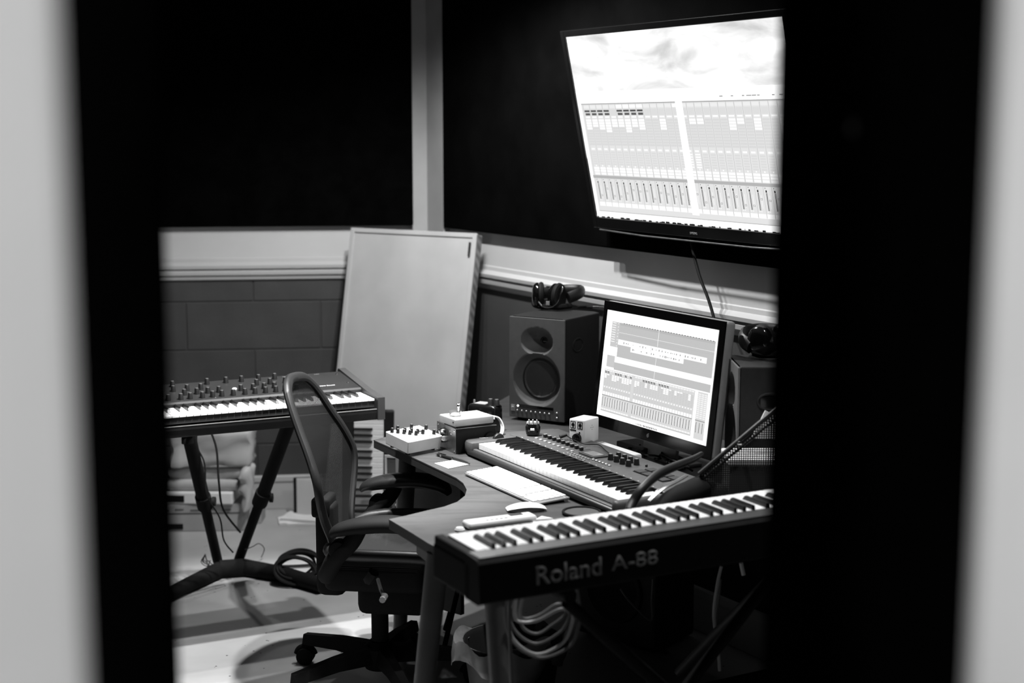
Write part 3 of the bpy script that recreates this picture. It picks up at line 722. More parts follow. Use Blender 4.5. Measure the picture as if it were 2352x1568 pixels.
# grey amplifier panel
t = thing('combo_amplifier', 'grey box amplifier with rows of small knobs behind the chair arm', 'amplifier', (-.385, 5.62, 0), R(-14))
B().box(-.11, .13, 0, .16, 0, .535, .006).build('cabinet', M['dgrey'], t)
b = B(); b.box(-.115, .135, -.004, 0, .525, .537, .002); b.box(-.115, -.105, -.004, 0, 0, .53, .002); b.build('edge_frame', M['alum2'], t)
for r_ in range(4):
    for i in range(10): knob(t, 0, 0, 0, .005, .008, M['alum2'], cap=False).matrix_basis = T(-.09+i*.0225, -.001, .34+r_*.022) @ Matrix.Rotation(R(90), 4, 'X')
for x in (-.01, .008): B().lathe([(.006, 0), (.006, .004), (0, .005)], 10, X=Matrix.Rotation(R(90), 4, 'X')).build('jack_socket', M['chrome'], t, T(x, -.001, .485))

# ------------------------------------------------------------ office chair
ch = thing('office_chair', 'black mesh-backed office chair on castors drawn up to the desk', 'chair', (-.43, 4.64, 0), R(-7))
prof = [(.47, .10, -.120), (.53, .14, -.138), (.60, .195, -.158), (.67, .235, -.172), (.73, .245, -.182), (.80, .224, -.202), (.87, .192, -.228), (.93, .165, -.250), (.97, .135, -.264), (.995, .090, -.272)]
def bx(z_):
    for a, c in zip(prof, prof[1:]):
        if a[0] <= z_ <= c[0]:
            t_ = (z_-a[0])/(c[0]-a[0]); return a[1]*(1-t_)+c[1]*t_, a[2]*(1-t_)+c[2]*t_
    return prof[-1][1:] if z_ > .9 else prof[0][1:]
def wrap(y, w_): return .045*(y/.25)**2
outline = [(x+wrap(w_, w_), w_, z_) for z_, w_, x in prof] + [(-.280, 0, 1.004)] + [(x+wrap(w_, w_), -w_, z_) for z_, w_, x in prof[::-1]]
b = B(); b.tube(outline, .0125, 10, closed=True, smooth=4, flat=1.35); b.build('back_frame', M['chairframe'], ch, smooth=True)
def bf(u, v_):
    z_ = .475 + v_*.525; w_, x = bx(z_); 
    if v_ > .985: w_ = min(w_, .10)
    y = (2*u-1)*w_; return (x + wrap(y, w_) - .012*(1-(2*u-1)**2), y, z_)
B().grid(bf, 20, 44).build('back_mesh', M['chairmesh'], ch, smooth=True)
b = B(); b.box(-.20, -.14, -.045, .045, .36, .60, .014, 3); b.box(-.21, -.15, -.055, .055, .56, .625, .012, 3); b.tube([(-.165, 0, .40), (-.10, 0, .36), (.02, 0, .37)], .045, 12, smooth=6); b.build('back_support', M['bmatte'], ch, smooth=True)
# seat
def seat_edge():
    pts = []
    for k in range(28):
        a = 2*pi*k/28; c_, s_ = cos(a), sin(a)
        x = .085 + .225*(abs(c_)**.6)*(1 if c_ > 0 else -1); y = .255*(abs(s_)**.6)*(1 if s_ > 0 else -1)
        z_ = .475 + .028*(abs(y)/.255)**2 - .035*max(0, (x-.15)/.16)**2
        pts.append((x, y, z_))
    return pts
sp = seat_edge()
B().tube(sp, .019, 10, closed=True, smooth=2).build('seat_frame', M['chairframe'], ch, smooth=True)
def sf(u, v_):
    a = 2*pi*u; c_, s_ = cos(a), sin(a); k = v_
    x = .085 + .225*k*(abs(c_)**.6)*(1 if c_ > 0 else -1); y = .255*k*(abs(s_)**.6)*(1 if s_ > 0 else -1)
    return (x, y, .463 + .040*(abs(y)/.255)**2 - .035*max(0, (x-.15)/.16)**2)
B().grid(sf, 28, 8).build('seat_mesh', M['seatmesh'], ch, smooth=True)
b = B(); b.box(-.16, .17, -.12, .12, .335, .43, .03, 3); b.box(-.20, -.10, -.06, .06, .30, .42, .03, 3); b.box(-.06, .17, -.08, .08, .25, .36, .03, 3); b.tube([(.0, -.12, .40), (.02, -.24, .425), (.04, -.262, .455)], .018, 8, smooth=5); b.tube([(.0, .12, .40), (.02, .24, .425), (.04, .262, .455)], .018, 8, smooth=5); b.build('tilt_mechanism', M['bmatte'], ch, smooth=True)
for s_ in (-1, 1):
    b = B(); b.tube([(.03, s_*.16, .40), (.05, s_*.21, .382), (.08, s_*.30, .39)], .006, 8); b.tube([(.08, s_*.29, .39), (.08, s_*.33, .39)], .010, 8); b.build('lever', M['alum2'] if s_ < 0 else M['bmatte'], ch, smooth=True)
    # arm: pad + post
    y = s_*.283
    path = [(-.085, y, .572), (-.06, y, .590), (.01, y, .606), (.10, y, .613), (.17, y, .604), (.205, y, .586), (.218, y, .566)]
    b = B(); b.tube(path, [.018, .034, .043, .044, .042, .034, .016], 16, smooth=5, flat=.60, up=(0, 0, 1)); b.build('arm_pad', M['armpad'] if s_ > 0 else M['armnear'], ch, T(-.035 if s_ > 0 else 0, 0, 0), smooth=True)
    b = B(); b.tube([(.0, y, .59), (-.025, y, .55), (-.075, y*.98, .50), (-.115, y*.80, .43), (-.15, y*.35, .40)], [.024, .026, .028, .028, .026], 12, smooth=6); b.build('arm_post', M['bmatte'], ch, smooth=True)
    b = B(); b.lathe([(.026, -.02), (.030, -.016), (.030, .016), (.026, .02)], 18, X=T(-.062, y, .53) @ Matrix.Rotation(R(90), 4, 'X')); b.build('arm_adjuster', M['bmatte'], ch, smooth=True)
b = B(); b.lathe([(.028, .13), (.028, .25), (.022, .25), (.022, .38), (.03, .38)], 20); b.build('gas_lift', M['bmatte'], ch, smooth=True)
b = B(); b.lathe([(.05, .055), (.055, .075), (.055, .125), (.035, .145), (0, .145)], 20); b.build('base_hub', M['bmatte'], ch, smooth=True)
for k in range(5):
    a = R(146+7+72*k); X = rotz(a)
    b = B()
    for (x0, w0, z0, h0), (x1, w1, z1, h1) in (((.03, .030, .078, .055), (.17, .024, .082, .042)), ((.17, .024, .082, .042), (.325, .019, .070, .034))):
        vs = [b.bm.verts.new(p) for p in ((x0, -w0, z0), (x0, w0, z0), (x0, w0*.6, z0+h0), (x0, -w0*.6, z0+h0), (x1, -w1, z1), (x1, w1, z1), (x1, w1*.6, z1+h1), (x1, -w1*.6, z1+h1))]
        for f in ((0, 1, 2, 3), (4, 7, 6, 5), (0, 4, 5, 1), (1, 5, 6, 2), (2, 6, 7, 3), (3, 7, 4, 0)): b.bm.faces.new([vs[i] for i in f])
    lg = b.build('base_leg', M['bmatte'], ch, X)
    b = B(); sw = rotz(.5+k*.9)
    hood = B().lathe([(.009, .055), (.009, .085), (0, .085)], 10).build('castor_stem', M['bmatte'], lg, T(.31, 0, 0))
    c = B()
    for yy in (-.016, .016): c.lathe([(.018, -.009), (.029, -.006), (.029, .006), (.018, .009)], 20, X=sw @ T(.012, yy, .029) @ Matrix.Rotation(R(90), 4, 'X'))
    c.tube([tuple((sw @ Vector((.012+.031*cos(q), 0, .029+.031*sin(q))))) for q in [R(10+16*j) for j in range(11)]], .011, 10, up=(0, 1, 0))
    c.build('castor', M['bmatte'], lg, T(.31, 0, 0), smooth=True)

# ------------------------------------------------------------ studio monitors (loudspeakers)
def speaker(X, label, dark=False):
    W_, D_, H_ = .236, .27, .387
    t = thing('studio_loudspeaker', label, 'loudspeaker', X=X)
    # hollow-look cabinet: body plus baffle with sculpted horn and woofer wells
    b = B(); c_ = .012
    b.prism([(0, .004), (c_, 0), (W_-c_, 0), (W_, .004), (W_, D_-.02), (W_-.03, D_), (.03, D_), (0, D_-.02)], .012, H_, r=.004)
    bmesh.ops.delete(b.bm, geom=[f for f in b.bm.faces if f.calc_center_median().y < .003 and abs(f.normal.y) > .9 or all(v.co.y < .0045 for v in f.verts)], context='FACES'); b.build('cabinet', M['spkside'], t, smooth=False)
    # baffle made of a radial height field (horn ellipse above, round woofer well below)
    def depth(x, z_):
        hx, hz = (x-W_/2)/.068, (z_-.300)/.052; dh = sqrt(hx*hx+hz*hz)
        rw = sqrt((x-W_/2)**2+(z_-.158)**2)
        d = 0
        if dh < 1: d = .055*(cos(dh*pi/2))**.8
        if rw < .100: d = max(d, .024*min(1, ((.100-rw)/.028))**1.0 * (1 if True else 0))
        if rw < .100: k = max(0, min(1, (.100-rw)/.027)); d = .032*(1-(1-k)**1.8)
        return d
    nx, nz = 72, 116
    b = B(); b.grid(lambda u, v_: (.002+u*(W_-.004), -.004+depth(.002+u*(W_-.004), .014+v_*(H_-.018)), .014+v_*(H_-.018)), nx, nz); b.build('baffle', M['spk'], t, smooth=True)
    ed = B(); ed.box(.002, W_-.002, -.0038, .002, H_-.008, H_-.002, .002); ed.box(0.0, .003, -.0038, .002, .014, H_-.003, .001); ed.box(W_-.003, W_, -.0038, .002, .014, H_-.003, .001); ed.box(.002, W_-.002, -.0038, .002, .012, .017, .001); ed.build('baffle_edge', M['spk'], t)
    RX = Matrix.Rotation(R(90), 4, 'X')
    b = B(); b.lathe([(.078, -.026), (.077, -.029), (.073, -.023), (.068, -.021), (.062, -.027), (.030, -.047), (.028, -.045), (.018, -.038), (0, -.035)], 40, X=T(W_/2, .0, .158) @ RX); b.build('woofer', M['cone'], t, smooth=True)
    b = B(); b.lathe([(.081, -.032), (.080, -.027), (.076, -.027), (.075, -.032)], 40, X=T(W_/2, .0, .158) @ RX); b.build('woofer_ring', M['bmatte'], t, smooth=True)
    b = B(); b.lathe([(.018, -.052), (.015, -.047), (.012, -.050), (.006, -.045), (0, -.043)], 24, X=T(W_/2, .0, .296) @ RX); b.build('tweeter', M['bgloss'], t, smooth=True)
    # bottom strip with lamps and buttons, badge
    B().box(.038, .190, -.0062, -.0035, .052, .062, .001).build('meter_window', M['bgloss'], t)
    B().lathe([(.0035, 0), (.0035, .003), (0, .004)], 10, X=T(.040, -.0055, .056) @ RX).build('power_lamp', M['led'], t)
    for i in range(8): B().lathe([(.0042, 0), (.004, .003), (.0025, .0045), (0, .005)], 12, X=T(.036+i*.0195, -.0035, .038) @ RX).build('button', M['alu'], t)
    for z_ in (.044, .026): B().lathe([(.0045, 0), (.0043, .003), (.0028, .0045), (0, .005)], 12, X=T(.205, -.0035, z_) @ RX).build('button', M['alu'], t)
    B().box(.008, .026, -.006, -.0035, .034, .058, .001).build('badge', M['alum2'], t)
    text('badge_print', 'JBL', .013, M['label'], t, basis((.0105, -.0061, .046), Vector((1, 0, 0)), Vector((0, 0, 1)), Vector((0, -1, 0))), height=.007, bold=.02)
    for s_ in (0, 1):
        x = W_ if s_ else 0
        b = B(); 
        b.tube([(x, .09+.036*cos(q)*1.0, .285+.024*sin(q)) for q in [2*pi*k/16 for k in range(16)]], .004, 8, closed=True); b.build('side_grip_rim', M['spkside'], t, smooth=True)
        B().box(x-.003 if s_ else x-.0015, x+.0015 if s_ else x+.003, .062, .118, .268, .302, .001).build('side_grip_recess', M['bgloss'], t)
    for x in (.03, W_-.03): B().box(x-.015, x+.015, .03, .24, 0, .013, .002).build('foot', M['rubber'], t)
    return t
sa = -.565
XS1 = basis((-.008, 5.385, DZ), Vector((cos(sa), sin(sa), 0)), Vector((-sin(sa), cos(sa), 0)), Vector((0, 0, 1)))
sp1 = speaker(XS1, 'left dark studio loudspeaker on the desk with headphones on top, facing left')
pR = at(1699, 842.6, DZ+.387); pL = at(1676, 819, DZ+.387)
dv = Vector((pR.x-pL.x, pR.y-pL.y, 0)).normalized()
XS2 = basis(Vector((pR.x, pR.y, DZ)) - dv*.236, dv, Vector((-dv.y, dv.x, 0)), Vector((0, 0, 1)))
sp2 = speaker(XS2, 'right studio loudspeaker seen side-on behind the computer monitor')

# headphones
def headphones(X, label, wire=True):
    t = thing('headphones', label, 'headphones', X=X)
    for x, tw in ((-.062, .35), (.012, -.25)):
        Xc = T(x, -.01, .052) @ rotz(tw) @ Matrix.Rotation(R(90), 4, 'Y')
        sh = B().lathe([(0, -.020), (.020, -.020), (.034, -.014), (.040, -.004), (.040, .004)], 24, X=Xc, sx=1.22, sy=1.05).build('ear_cup', M['bgloss'], t, smooth=True)
        b = B().lathe([(.024, .005), (.030, .003), (.041, .006), (.044, .014), (.041, .022), (.032, .025), (.024, .020)], 24, X=Xc, sx=1.18, sy=1.0)
        b.build('ear_pad', M['rubber'], t, smooth=True)
    b = B(); b.tube([(-.080, .01, .035), (-.075, .055, .050), (-.01, .12, .060), (.06, .125, .062), (.085, .06, .060), (.055, .01, .045)], .013, 10, smooth=6, flat=1.7, up=(0, 0, 1)); b.build('headband', M['bplast'], t, smooth=True)
    b = B(); b.tube([(-.080, .0, .020), (-.05, -.03, .014), (.03, -.03, .014), (.06, .02, .015)], .011, 8, smooth=5); b.build('lower_band', M['bmatte'], t, smooth=True)
    if wire:
        b = B(); b.tube([(-.045, -.045, .034), (-.025, -.050, .016), (.005, -.052, .014), (.030, -.050, .030), (.042, -.045, .060), (.048, -.035, .088), (.035, -.02, .092), (.0, .0, .085), (-.04, .03, .082)], .0022, 8, smooth=6); b.build('steel_yoke', M['chrome'], t, smooth=True)
        B().box(-.012, .002, -.052, -.048, .022, .036, .001).build('side_tag', M['alum2'], t)
        b = B(); b.tube([(.075, .06, .006), (.10, .07, .006), (.13, .075, .007)], .005, 8); b.build('cable_boot', M['rubber'], t, smooth=True)
        b = B(); b.tube([(.13, .075, .007), (.155, .08, .007)], .004, 10); b.tube([(.157, .08, .007), (.175, .083, .007)], .0026, 10); b.build('jack_plug', M['chrome'], t, smooth=True)
    return t
hp = Vector(at(1272, 712, DZ+.388))
headphones(T(hp.x, hp.y+.02, DZ+.388) @ rotz(R(-22)), 'black headphones with a bent steel yoke lying on the left loudspeaker')
hp2 = Vector(at(1772, 822, DZ+.388))
headphones(T(hp2.x+.01, hp2.y+.02, DZ+.388) @ rotz(R(30)), 'black headphones on the right loudspeaker, half hidden by the door edge', wire=False)

# ------------------------------------------------------------ computer monitor
MW, MH = .590, .352
mt = R(-6.8)
mz = (Vector((0, 0, cos(mt))) + NR*sin(mt)).normalized(); my = mz.cross(HR).normalized()
XM = basis((.2853, 4.879, .8485), HR, my, mz)
mo = thing('computer_monitor', 'aluminium-framed computer monitor showing an audio timeline, on the desk', 'monitor', X=XM)
b = B(); b.box(-.027, MW+.027, .003, .042, -.041, MH+.030, .012, 3); b.box(.05, MW-.05, .028, .045, .0, MH-.03, .014); b.build('aluminium_shell', M['alum2'], mo, smooth=True)
b = B(); b.box(-.0262, MW+.0262, -.001, .004, -.040, MH+.029, .001); b.build('glass_front', M['bgloss'], mo)
for v_ in mo.children[-1].data.vertices: pass
b = B()
b.lathe([(.0055, 0), (.0062, .001), (0, .0012)], 18, X=T(MW/2+.0, -.001, -.021) @ Matrix.Rotation(R(90), 4, 'X'), sy=1.05)
b.box(-.0008, .002, -.0022, -.001, .006, .009, X=T(MW/2, 0, -.021) @ Matrix.Rotation(R(25), 4, 'Y'))
b.build('fruit_emblem', M['greytext'], mo)
G = .72
rc = [(.06, .10, .135, .335, G*.85), (.045, .42, .12, .53, G*.85), (.135, .10, .985, .42, G*.78), (.12, .475, .985, .545, G*.78), (.035, .555, .865, .955, G), (.89, .555, .972, .965, G)]
rc += [(.135, .10, .985, .125, G*.7)]
for i in range(34): rc.append((.17+i*.024, .098, .182+i*.024, .104, .10))
rc += [(.135, .190, .985, .193, 1.0), (.135, .215, .985, .217, .5)]
for i in range(90): rc.append((.135+i*.0094, .13, .1356+i*.0094, .42, G*.70)); rc.append((.12+i*.0096, .475, .1206+i*.0096, .545, G*.70))
rc += [(.135, .255, .93, .305, 1.15), (.26, .300, .74, .350, 1.15)]
for i in range(46):
    u = .16+random.random()*.74; h_ = random.uniform(.002, .010); 
    if random.random() < .6: rc.append((u, .281-h_, u+.006, .281+h_, .18))
    u = .27+random.random()*.43; rc.append((u, .325-h_, u+.005, .325+h_, .2)) if random.random() < .55 else None
rc = [q for q in rc if q]
rc += [(.445, .258, .447, .303, .4), (.50, .10, .5025, .25, 1.2), (.50, .352, .5025, .42, 1.1), (.50, .475, .5025, .545, 1.1)]
for k in range(9): rc.append((.066, .108+k*.022, .10, .114+k*.022, 1.1)); rc.append((.12, .108+k*.03, .127, .116+k*.03, 1.0))
nm = 34
for i in range(nm):
    u = .040+i*.0242; c = u+.021
    if i == 11: continue
    rc.append((u-.0015, .556, u-.0008, .80, .45)); rc.append((u, .560, c, .572, .95))
    if i in (0, 1, 4, 5, 6, 8, 10, 15, 16, 17, 18, 19, 21, 22, 23, 24): rc.append((u+.001, .574, c-.003, .581, .06)); rc.append((u+.003, .585, c, .591, .08))
    nb = random.choice((0, 1, 3, 4))
    for k in range(8): rc.append((u+.001, .600+k*.014, c-.001, .610+k*.014, 1.15 if k < nb else G*.86))
    rc.append((u+.005, .718, c-.006, .728, 1.1))
    for k in range(3): rc.append((u+.001, .735+k*.010, c-.001, .741+k*.010, G*.86))
    rc.append((u+.001, .768, c-.001, .796, 1.15))
    rc.append((u+.005, .820, u+.0085, .905, .035)); rc.append((u+.012, .825, u+.015, .90, 1.05)); rc.append((u, .925, c, .940, .95))
rc.append((.035, .800, .865, .806, .3)); rc.append((.035, .944, .865, .947, .4))
for i in range(3):
    u = .897+i*.026; rc.append((u+.005, .82, u+.0085, .91, .035)); [rc.append((u, .57+k*.017, u+.021, .58+k*.017, .95)) for k in range(13)]
rc.append((.89, .800, .972, .807, .3))
u = .385
while u < .575:
    w_ = random.uniform(.002, .007); rc.append((u, .975+random.random()*.004, u+w_, .992, .03 if u > .41 else .5)); u += w_+random.uniform(.001, .006)
screen('screen_picture', mo, MW, MH, rc, -.0022, back=1.3)
# stand
b = B(); b.box(MW/2-.09, MW/2+.09, .050, .062, -.14, .12, .004); b.build('stand_neck', M['alum2'], mo)
t_ = Vector((XM @ Vector((MW/2, .09, 0)))); Xf = XM.inverted() @ (basis((t_.x, t_.y, DZ), HR, -NR, Vector((0, 0, 1))))
b = B(); b.box(-.10, .10, -.17, .05, 0, .012, .004, X=Xf); b.build('stand_foot', M['alum2'], mo)

# ------------------------------------------------------------ desk clutter
# computer keyboard
A, Bq, Cq, Dq = (at(*p, DZ+.012) for p in ((1066, 1083), (1130, 1066), (1295, 1137), (1228, 1152)))
kx_ = ((Dq-A)+(Cq-Bq)); kx_.z = 0; kL = (kx_/2).length; kx_.normalize(); ky_ = Vector((-kx_.y, kx_.x, 0)); kD = .118
ap = thing('computer_keyboard', 'slim white computer keyboard in front of the grey controller', 'keyboard', X=basis((A.x, A.y, DZ), kx_, ky_, Vector((0, 0, 1))))
tl = Matrix.Rotation(R(3), 4, 'X')
b = B(); b.box(0, kL, 0, kD, .003, .009, .003, X=tl); b.build('tray', M['alu'], ap)
b = B(); b.tube([(.004, kD-.012, .008), (kL-.004, kD-.012, .008)], .0075, 12); b.build('rear_bar', M['alu'], ap, smooth=True)
src = None
for r_ in range(6):
    n_ = 19 if r_ < 5 else 20; x = .005
    wds = [.0195]*21
    if r_ == 0: wds = [.0195]*4 + [.100] + [.0195]*20
    y0 = .006 + r_*.0185; i = 0
    while x < kL-.022:
        w_ = wds[i] if i < len(wds) else .0195
        if src is None or w_ > .03:
            o = B().box(0, w_-.0028, 0, .0158, .0, .0035, .001, 1).build('keycap', M['white'], ap, tl @ T(x, y0, .009))
            if w_ < .03: src = o
        else: again(src, ap, tl @ T(x, y0, .009))
        x += w_; i += 1
        if i in (14, 17): x += .006
# mouse
mA, mB = at(1162, 1174, DZ), at(1255, 1170, DZ)
mc = (mA+mB)/2; ang = atan2(mB.y-mA.y, mB.x-mA.x)
ms = thing('computer_mouse', 'flat white computer mouse on the desk in front of the keyboard', 'mouse', (mc.x, mc.y, DZ), ang)
b = B(); b.grid(lambda u, v_: ((u-.5)*.113, (v_-.5)*.056*(1-.35*abs(2*u-1)**3.5), .006+.017*max(0, 1-(2*u-1)**2)**.75*(1-.45*(2*v_-1)**2)), 24, 14); b.build('shell', M['white'], ms, smooth=True)
b = B(); b.prism([((cos(a))*.051, sin(a)*.024) for a in [2*pi*k/28 for k in range(28)]], .0005, .0065); b.build('base', M['alum2'], ms)
# notes and pen
nt_ = [at(*p, DZ+.002) for p in ((998, 1064), (1044, 1056), (1078, 1066), (1030, 1076))]
tag(B().prism([(p.x, p.y) for p in nt_][::-1], DZ+.0005, DZ+.003).build('note_pad', M['paper']), 'small white square of note paper on the desk beside the pen', 'paper')
pa, pb = at(1001, 1042, DZ+.006), at(1080, 1064, DZ+.006); dpen = (pb-pa)
pn = thing('pen', 'black ballpoint pen with silver rings on the desk', 'pen', X=basis(pa, dpen.normalized(), Vector((0, 0, 1)).cross(dpen.normalized()), Vector((0, 0, 1))))
Lp = dpen.length; RY = Matrix.Rotation(R(90), 4, 'Y')
B().lathe([(.003, .008), (.0048, .012), (.0055, .06), (.0055, Lp*.75), (.0042, Lp-.014), (.0015, Lp-.002), (0, Lp)], 14, X=RY).build('barrel', M['bplast'], pn, smooth=True)
b = B(); b.lathe([(.0028, 0), (.0028, .012)], 10, X=RY); b.lathe([(.0058, .028), (.0058, .036)], 14, X=RY); b.lathe([(.0056, Lp*.5), (.0056, Lp*.53)], 14, X=RY); b.build('ring', M['chrome'], pn, smooth=True)
B().box(.014, .055, -.002, .002, .006, .008, .0008).build('clip', M['bplast'], pn)
# coaster
cm = at(1336, 1180, DZ); co = thing('mesh_coaster', 'round dark mesh coaster on the desk behind the stage keyboard', 'coaster', (cm.x, cm.y, DZ))
B().tube([(.052*cos(a), .052*sin(a), .006) for a in [2*pi*k/36 for k in range(36)]], .004, 8, closed=True).build('rim', M['bmatte'], co, smooth=True)
b = B(); b.lathe([(.050, .004), (.050, .0055), (0, .0055)], 36); b.build('woven_disc', M['padweave'], co)
# white remote / desk phone and small items by the stage keyboard
r0, r1 = at(1065, 1212, DZ), at(1222, 1192, DZ); da = atan2(r1.y-r0.y, r1.x-r0.x)
rm = thing('white_handset', 'long white handset with a small dark display behind the stage keyboard', 'remote control', (r0.x, r0.y, DZ), da)
Lr = (r1-r0).length
b = B(); b.box(0, Lr, -.035, .016, .001, .020, .008, 3); b.build('body', M['white'], rm, smooth=True)
B().box(Lr*.66, Lr*.84, -.012, .008, .0203, .0212, .0004).build('display', M['dgrey'], rm)
for i in range(5): B().box(.055+i*.014, .064+i*.014, -.026, -.021, .0198, .0206, .0003).build('printed_mark', M['dgrey'], rm)
p = at(1056, 1219, DZ); tag(B().lathe([(.012, DZ), (.014, DZ+.004), (.010, DZ+.010), (0, DZ+.011)], 16, X=T(p.x, p.y, 0)).build('bottle_cap', M['white'], smooth=True), 'small white cap on the desk left of the white handset', 'cap')
p = at(1243, 1197, DZ); t = thing('folded_paper', 'small folded white paper right of the white handset', 'paper', (p.x, p.y, DZ), .3); B().prism([(-.03, -.02), (.035, -.022), (.03, .022), (-.02, .02)], .001, .004).build('sheet', M['paper'], t); B().prism([(-.02, -.01), (.03, -.012), (.008, .02)], .004, .010).build('folded_corner', M['paper'], t)

# white knob box
def quadbox(pa_, pb_, pc_, pd_, z1, z0):
    """corner order: left, near, right, far - fitted rectangle from left/near/right"""
    l, n_, r_ = (at(*q, z1) for q in (pa_, pb_, pc_))
    ex = (r_-n_); ex.z = 0; ey = (l-n_); ey.z = 0
    return n_, ex, ey
zt = DZ+.052
n_, ex, ey = quadbox((880, 989), (935, 1015), (1013, 1000), None, zt, DZ)
eL, eW = ex.length, ey.length; ex.normalize(); ey = Vector((-ex.y, ex.x, 0))
eW = .118
wb = thing('white_knob_box', 'white drum box with black knobs at the left end of the desk', 'audio device', X=basis((n_.x, n_.y, DZ+.010), ex, ey, Vector((0, 0, 1))) @ Matrix.Rotation(R(9), 4, 'X'))
b = B(); b.box(0, eL, 0, eW, 0, .044, .003); b.build('case', M['white'], wb)
for v_ in wb.children[0].data.vertices:
    if v_.co.z < .02: v_.co.x = eL/2 + (v_.co.x-eL/2)*.965; v_.co.y = eW/2 + (v_.co.y-eW/2)*.965
for x in (.02, eL-.02):
    for y in (.02, eW-.02): B().cyl(.008, -.008, 0, 12).build('foot', M['rubber'], wb, T(x, y, 0))
for u, v_ in ((.08, .84), (.17, .72), (.27, .60), (.36, .48), (.46, .36), (.36, .70), (.47, .58), (.57, .46), (.66, .36), (.66, .86), (.30, .93), (.88, .20), (.93, .62)):
    knob(wb, u*eL, v_*eW, .044, .0058, .015, M['bplast'])
B().box(.60*eL, .86*eL, .50*eW, .62*eW, .0441, .0446).build('dark_window', M['dgrey'], wb)
for i in range(5): B().lathe([(.002, 0), (.001, .0015), (0, .0016)], 8).build('small_button', M['dgrey'], wb, T((.55+.08*i)*eL, .12*eW, .044))
# metal preamp box
zt = DZ+.085
n_, ex, ey = quadbox((998, 967), (1047, 985), (1140, 976), None, zt, DZ)
eL, eW = ex.length, ey.length; ex.normalize(); ey = Vector((-ex.y, ex.x, 0))
mb = thing('metal_audio_box', 'bare metal box with a big shiny knob beside the white knob box', 'audio device', X=basis((n_.x, n_.y, DZ), ex, ey, Vector((0, 0, 1))))
B().box(.0, eL, .0, eW, .001, .085, .001).build('case', M['spkside'], mb)
B().box(-.002, .0, -.001, eW+.001, .0, .086, .0006).build('front_plate', M['steel'], mb)
B().box(.0, eL, -.001, .001, .0845, .0865).build('top_edge', M['alu'], mb)
RYn = Matrix.Rotation(R(-90), 4, 'Y')
b = B(); b.lathe([(.025, 0), (.024, .012), (.021, .020), (.019, .022), (0, .023)], 24, X=T(-.002, eW*.60, .048) @ RYn); b.build('big_knob', M['chrome'], mb, smooth=True)
for y, z_ in ((.008, .076), (.008, .010), (eW-.008, .076), (eW-.008, .01), (eW*.28, .072), (eW*.22, .062), (eW-.02, .060)):
    B().lathe([(.003, 0), (.0025, .0015), (0, .002)], 10, X=T(-.002, y, z_) @ RYn).build('screw', M['chrome'], mb)
# hard disk on top
zt2 = DZ+.085+.010
n_, ex, ey = quadbox((1008, 950), (1045, 963), (1134, 953), None, zt2+.028, zt2)
eL, eW = ex.length, ey.length; ex.normalize(); ey = Vector((-ex.y, ex.x, 0))
hd = thing('portable_drive', 'silver portable drive lying on the metal audio box', 'drive', X=basis((n_.x, n_.y, zt2-.008), ex, ey, Vector((0, 0, 1))))
B().box(0, eL, 0, eW, .010, .034, .003, 3).build('case', M['alum2'], hd, smooth=True)
B().box(.003, eL-.003, .003, eW-.003, .0335, .0348, .0006).build('top_plate', M['white'], hd)
B().box(.012, eL-.012, .012, eW-.012, .0, .010, .003).build('rubber_base', M['rubber'], hd)
B().lathe([(.003, 0), (.003, .001), (0, .001)], 10, X=T(0, .012, .024) @ RYn).build('port', M['bmatte'], hd)
b = B(); b.box(eL, eL+.022, eW*.25, eW*.8, .014, .026, .002); b.build('connector', M['white'], hd)
Xh = hd.matrix_world.copy() if False else basis((n_.x, n_.y, zt2-.008), ex, ey, Vector((0, 0, 1)))
hp_ = Xh @ Vector((eL+.02, eW*.5, .022))
wc = thing('white_cable', 'pale looped cable running down from the silver drive on the metal box', 'cable')
for i in range(3):
    o_ = Vector((.004*i, -.006*i, 0))
    strand(wc, [hp_+o_, hp_+Vector((.022, .0, -.006))+o_, hp_+Vector((.036, -.01, -.035))+o_, hp_+Vector((.028, -.02, -.062))+o_, hp_+Vector((.0, .02, -.066))+o_, hp_+Vector((-.03, .06, -.060))+o_], .0026, M['cable_w'])
# glass cup on the drive
gp = Xh @ Vector((eL*.22, eW*.52, .035))
gc = thing('glass_dish', 'small clear glass dish with a metal stem on the silver drive', 'dish', (gp.x, gp.y, gp.z))
B().lathe([(.0, .0), (.019, 0), (.020, .002), (.021, .016), (.0195, .016), (.0185, .004), (0, .003)], 24).build('bowl', M['glass'], gc, smooth=True)
B().lathe([(0, .004), (.015, .004), (.012, .009), (0, .010)], 18).build('candle_wax', M['white'], gc, smooth=True)
gp2 = Xh @ Vector((eL*.42, eW*.80, .035))
b = B(); b.lathe([(.005, 0), (.0035, .004), (.003, .020), (.0055, .024), (.004, .030), (.006, .034), (0, .036)], 14, X=T(*gp2)); tag(b.build('jack_adapter', M['chrome'], smooth=True), 'upright chrome jack adapter standing on the silver drive', 'adapter')
# black pedal unit behind
pp = at(1085, 952, DZ+.05)
pd = thing('effects_pedal', 'dark effects pedal with two tall knobs behind the silver drive', 'audio device', (-.085, 5.14, DZ), R(-30))
b = B(); b.box(-.075, .040, -.02, .04, .0, .10, .012, 3); b.build('case', M['bgloss'], pd, smooth=True)
b = B(); b.box(-.05, -.005, -.01, .03, .1001, .104, .001); b.build('pale_plate', M['alum2'], pd)
for x in (.005, .030): knob(pd, x, .01, .10, .010, .020, M['bplast'])
knob(pd, -.062, .01, .10, .004, .012, M['alu'], cap=False)

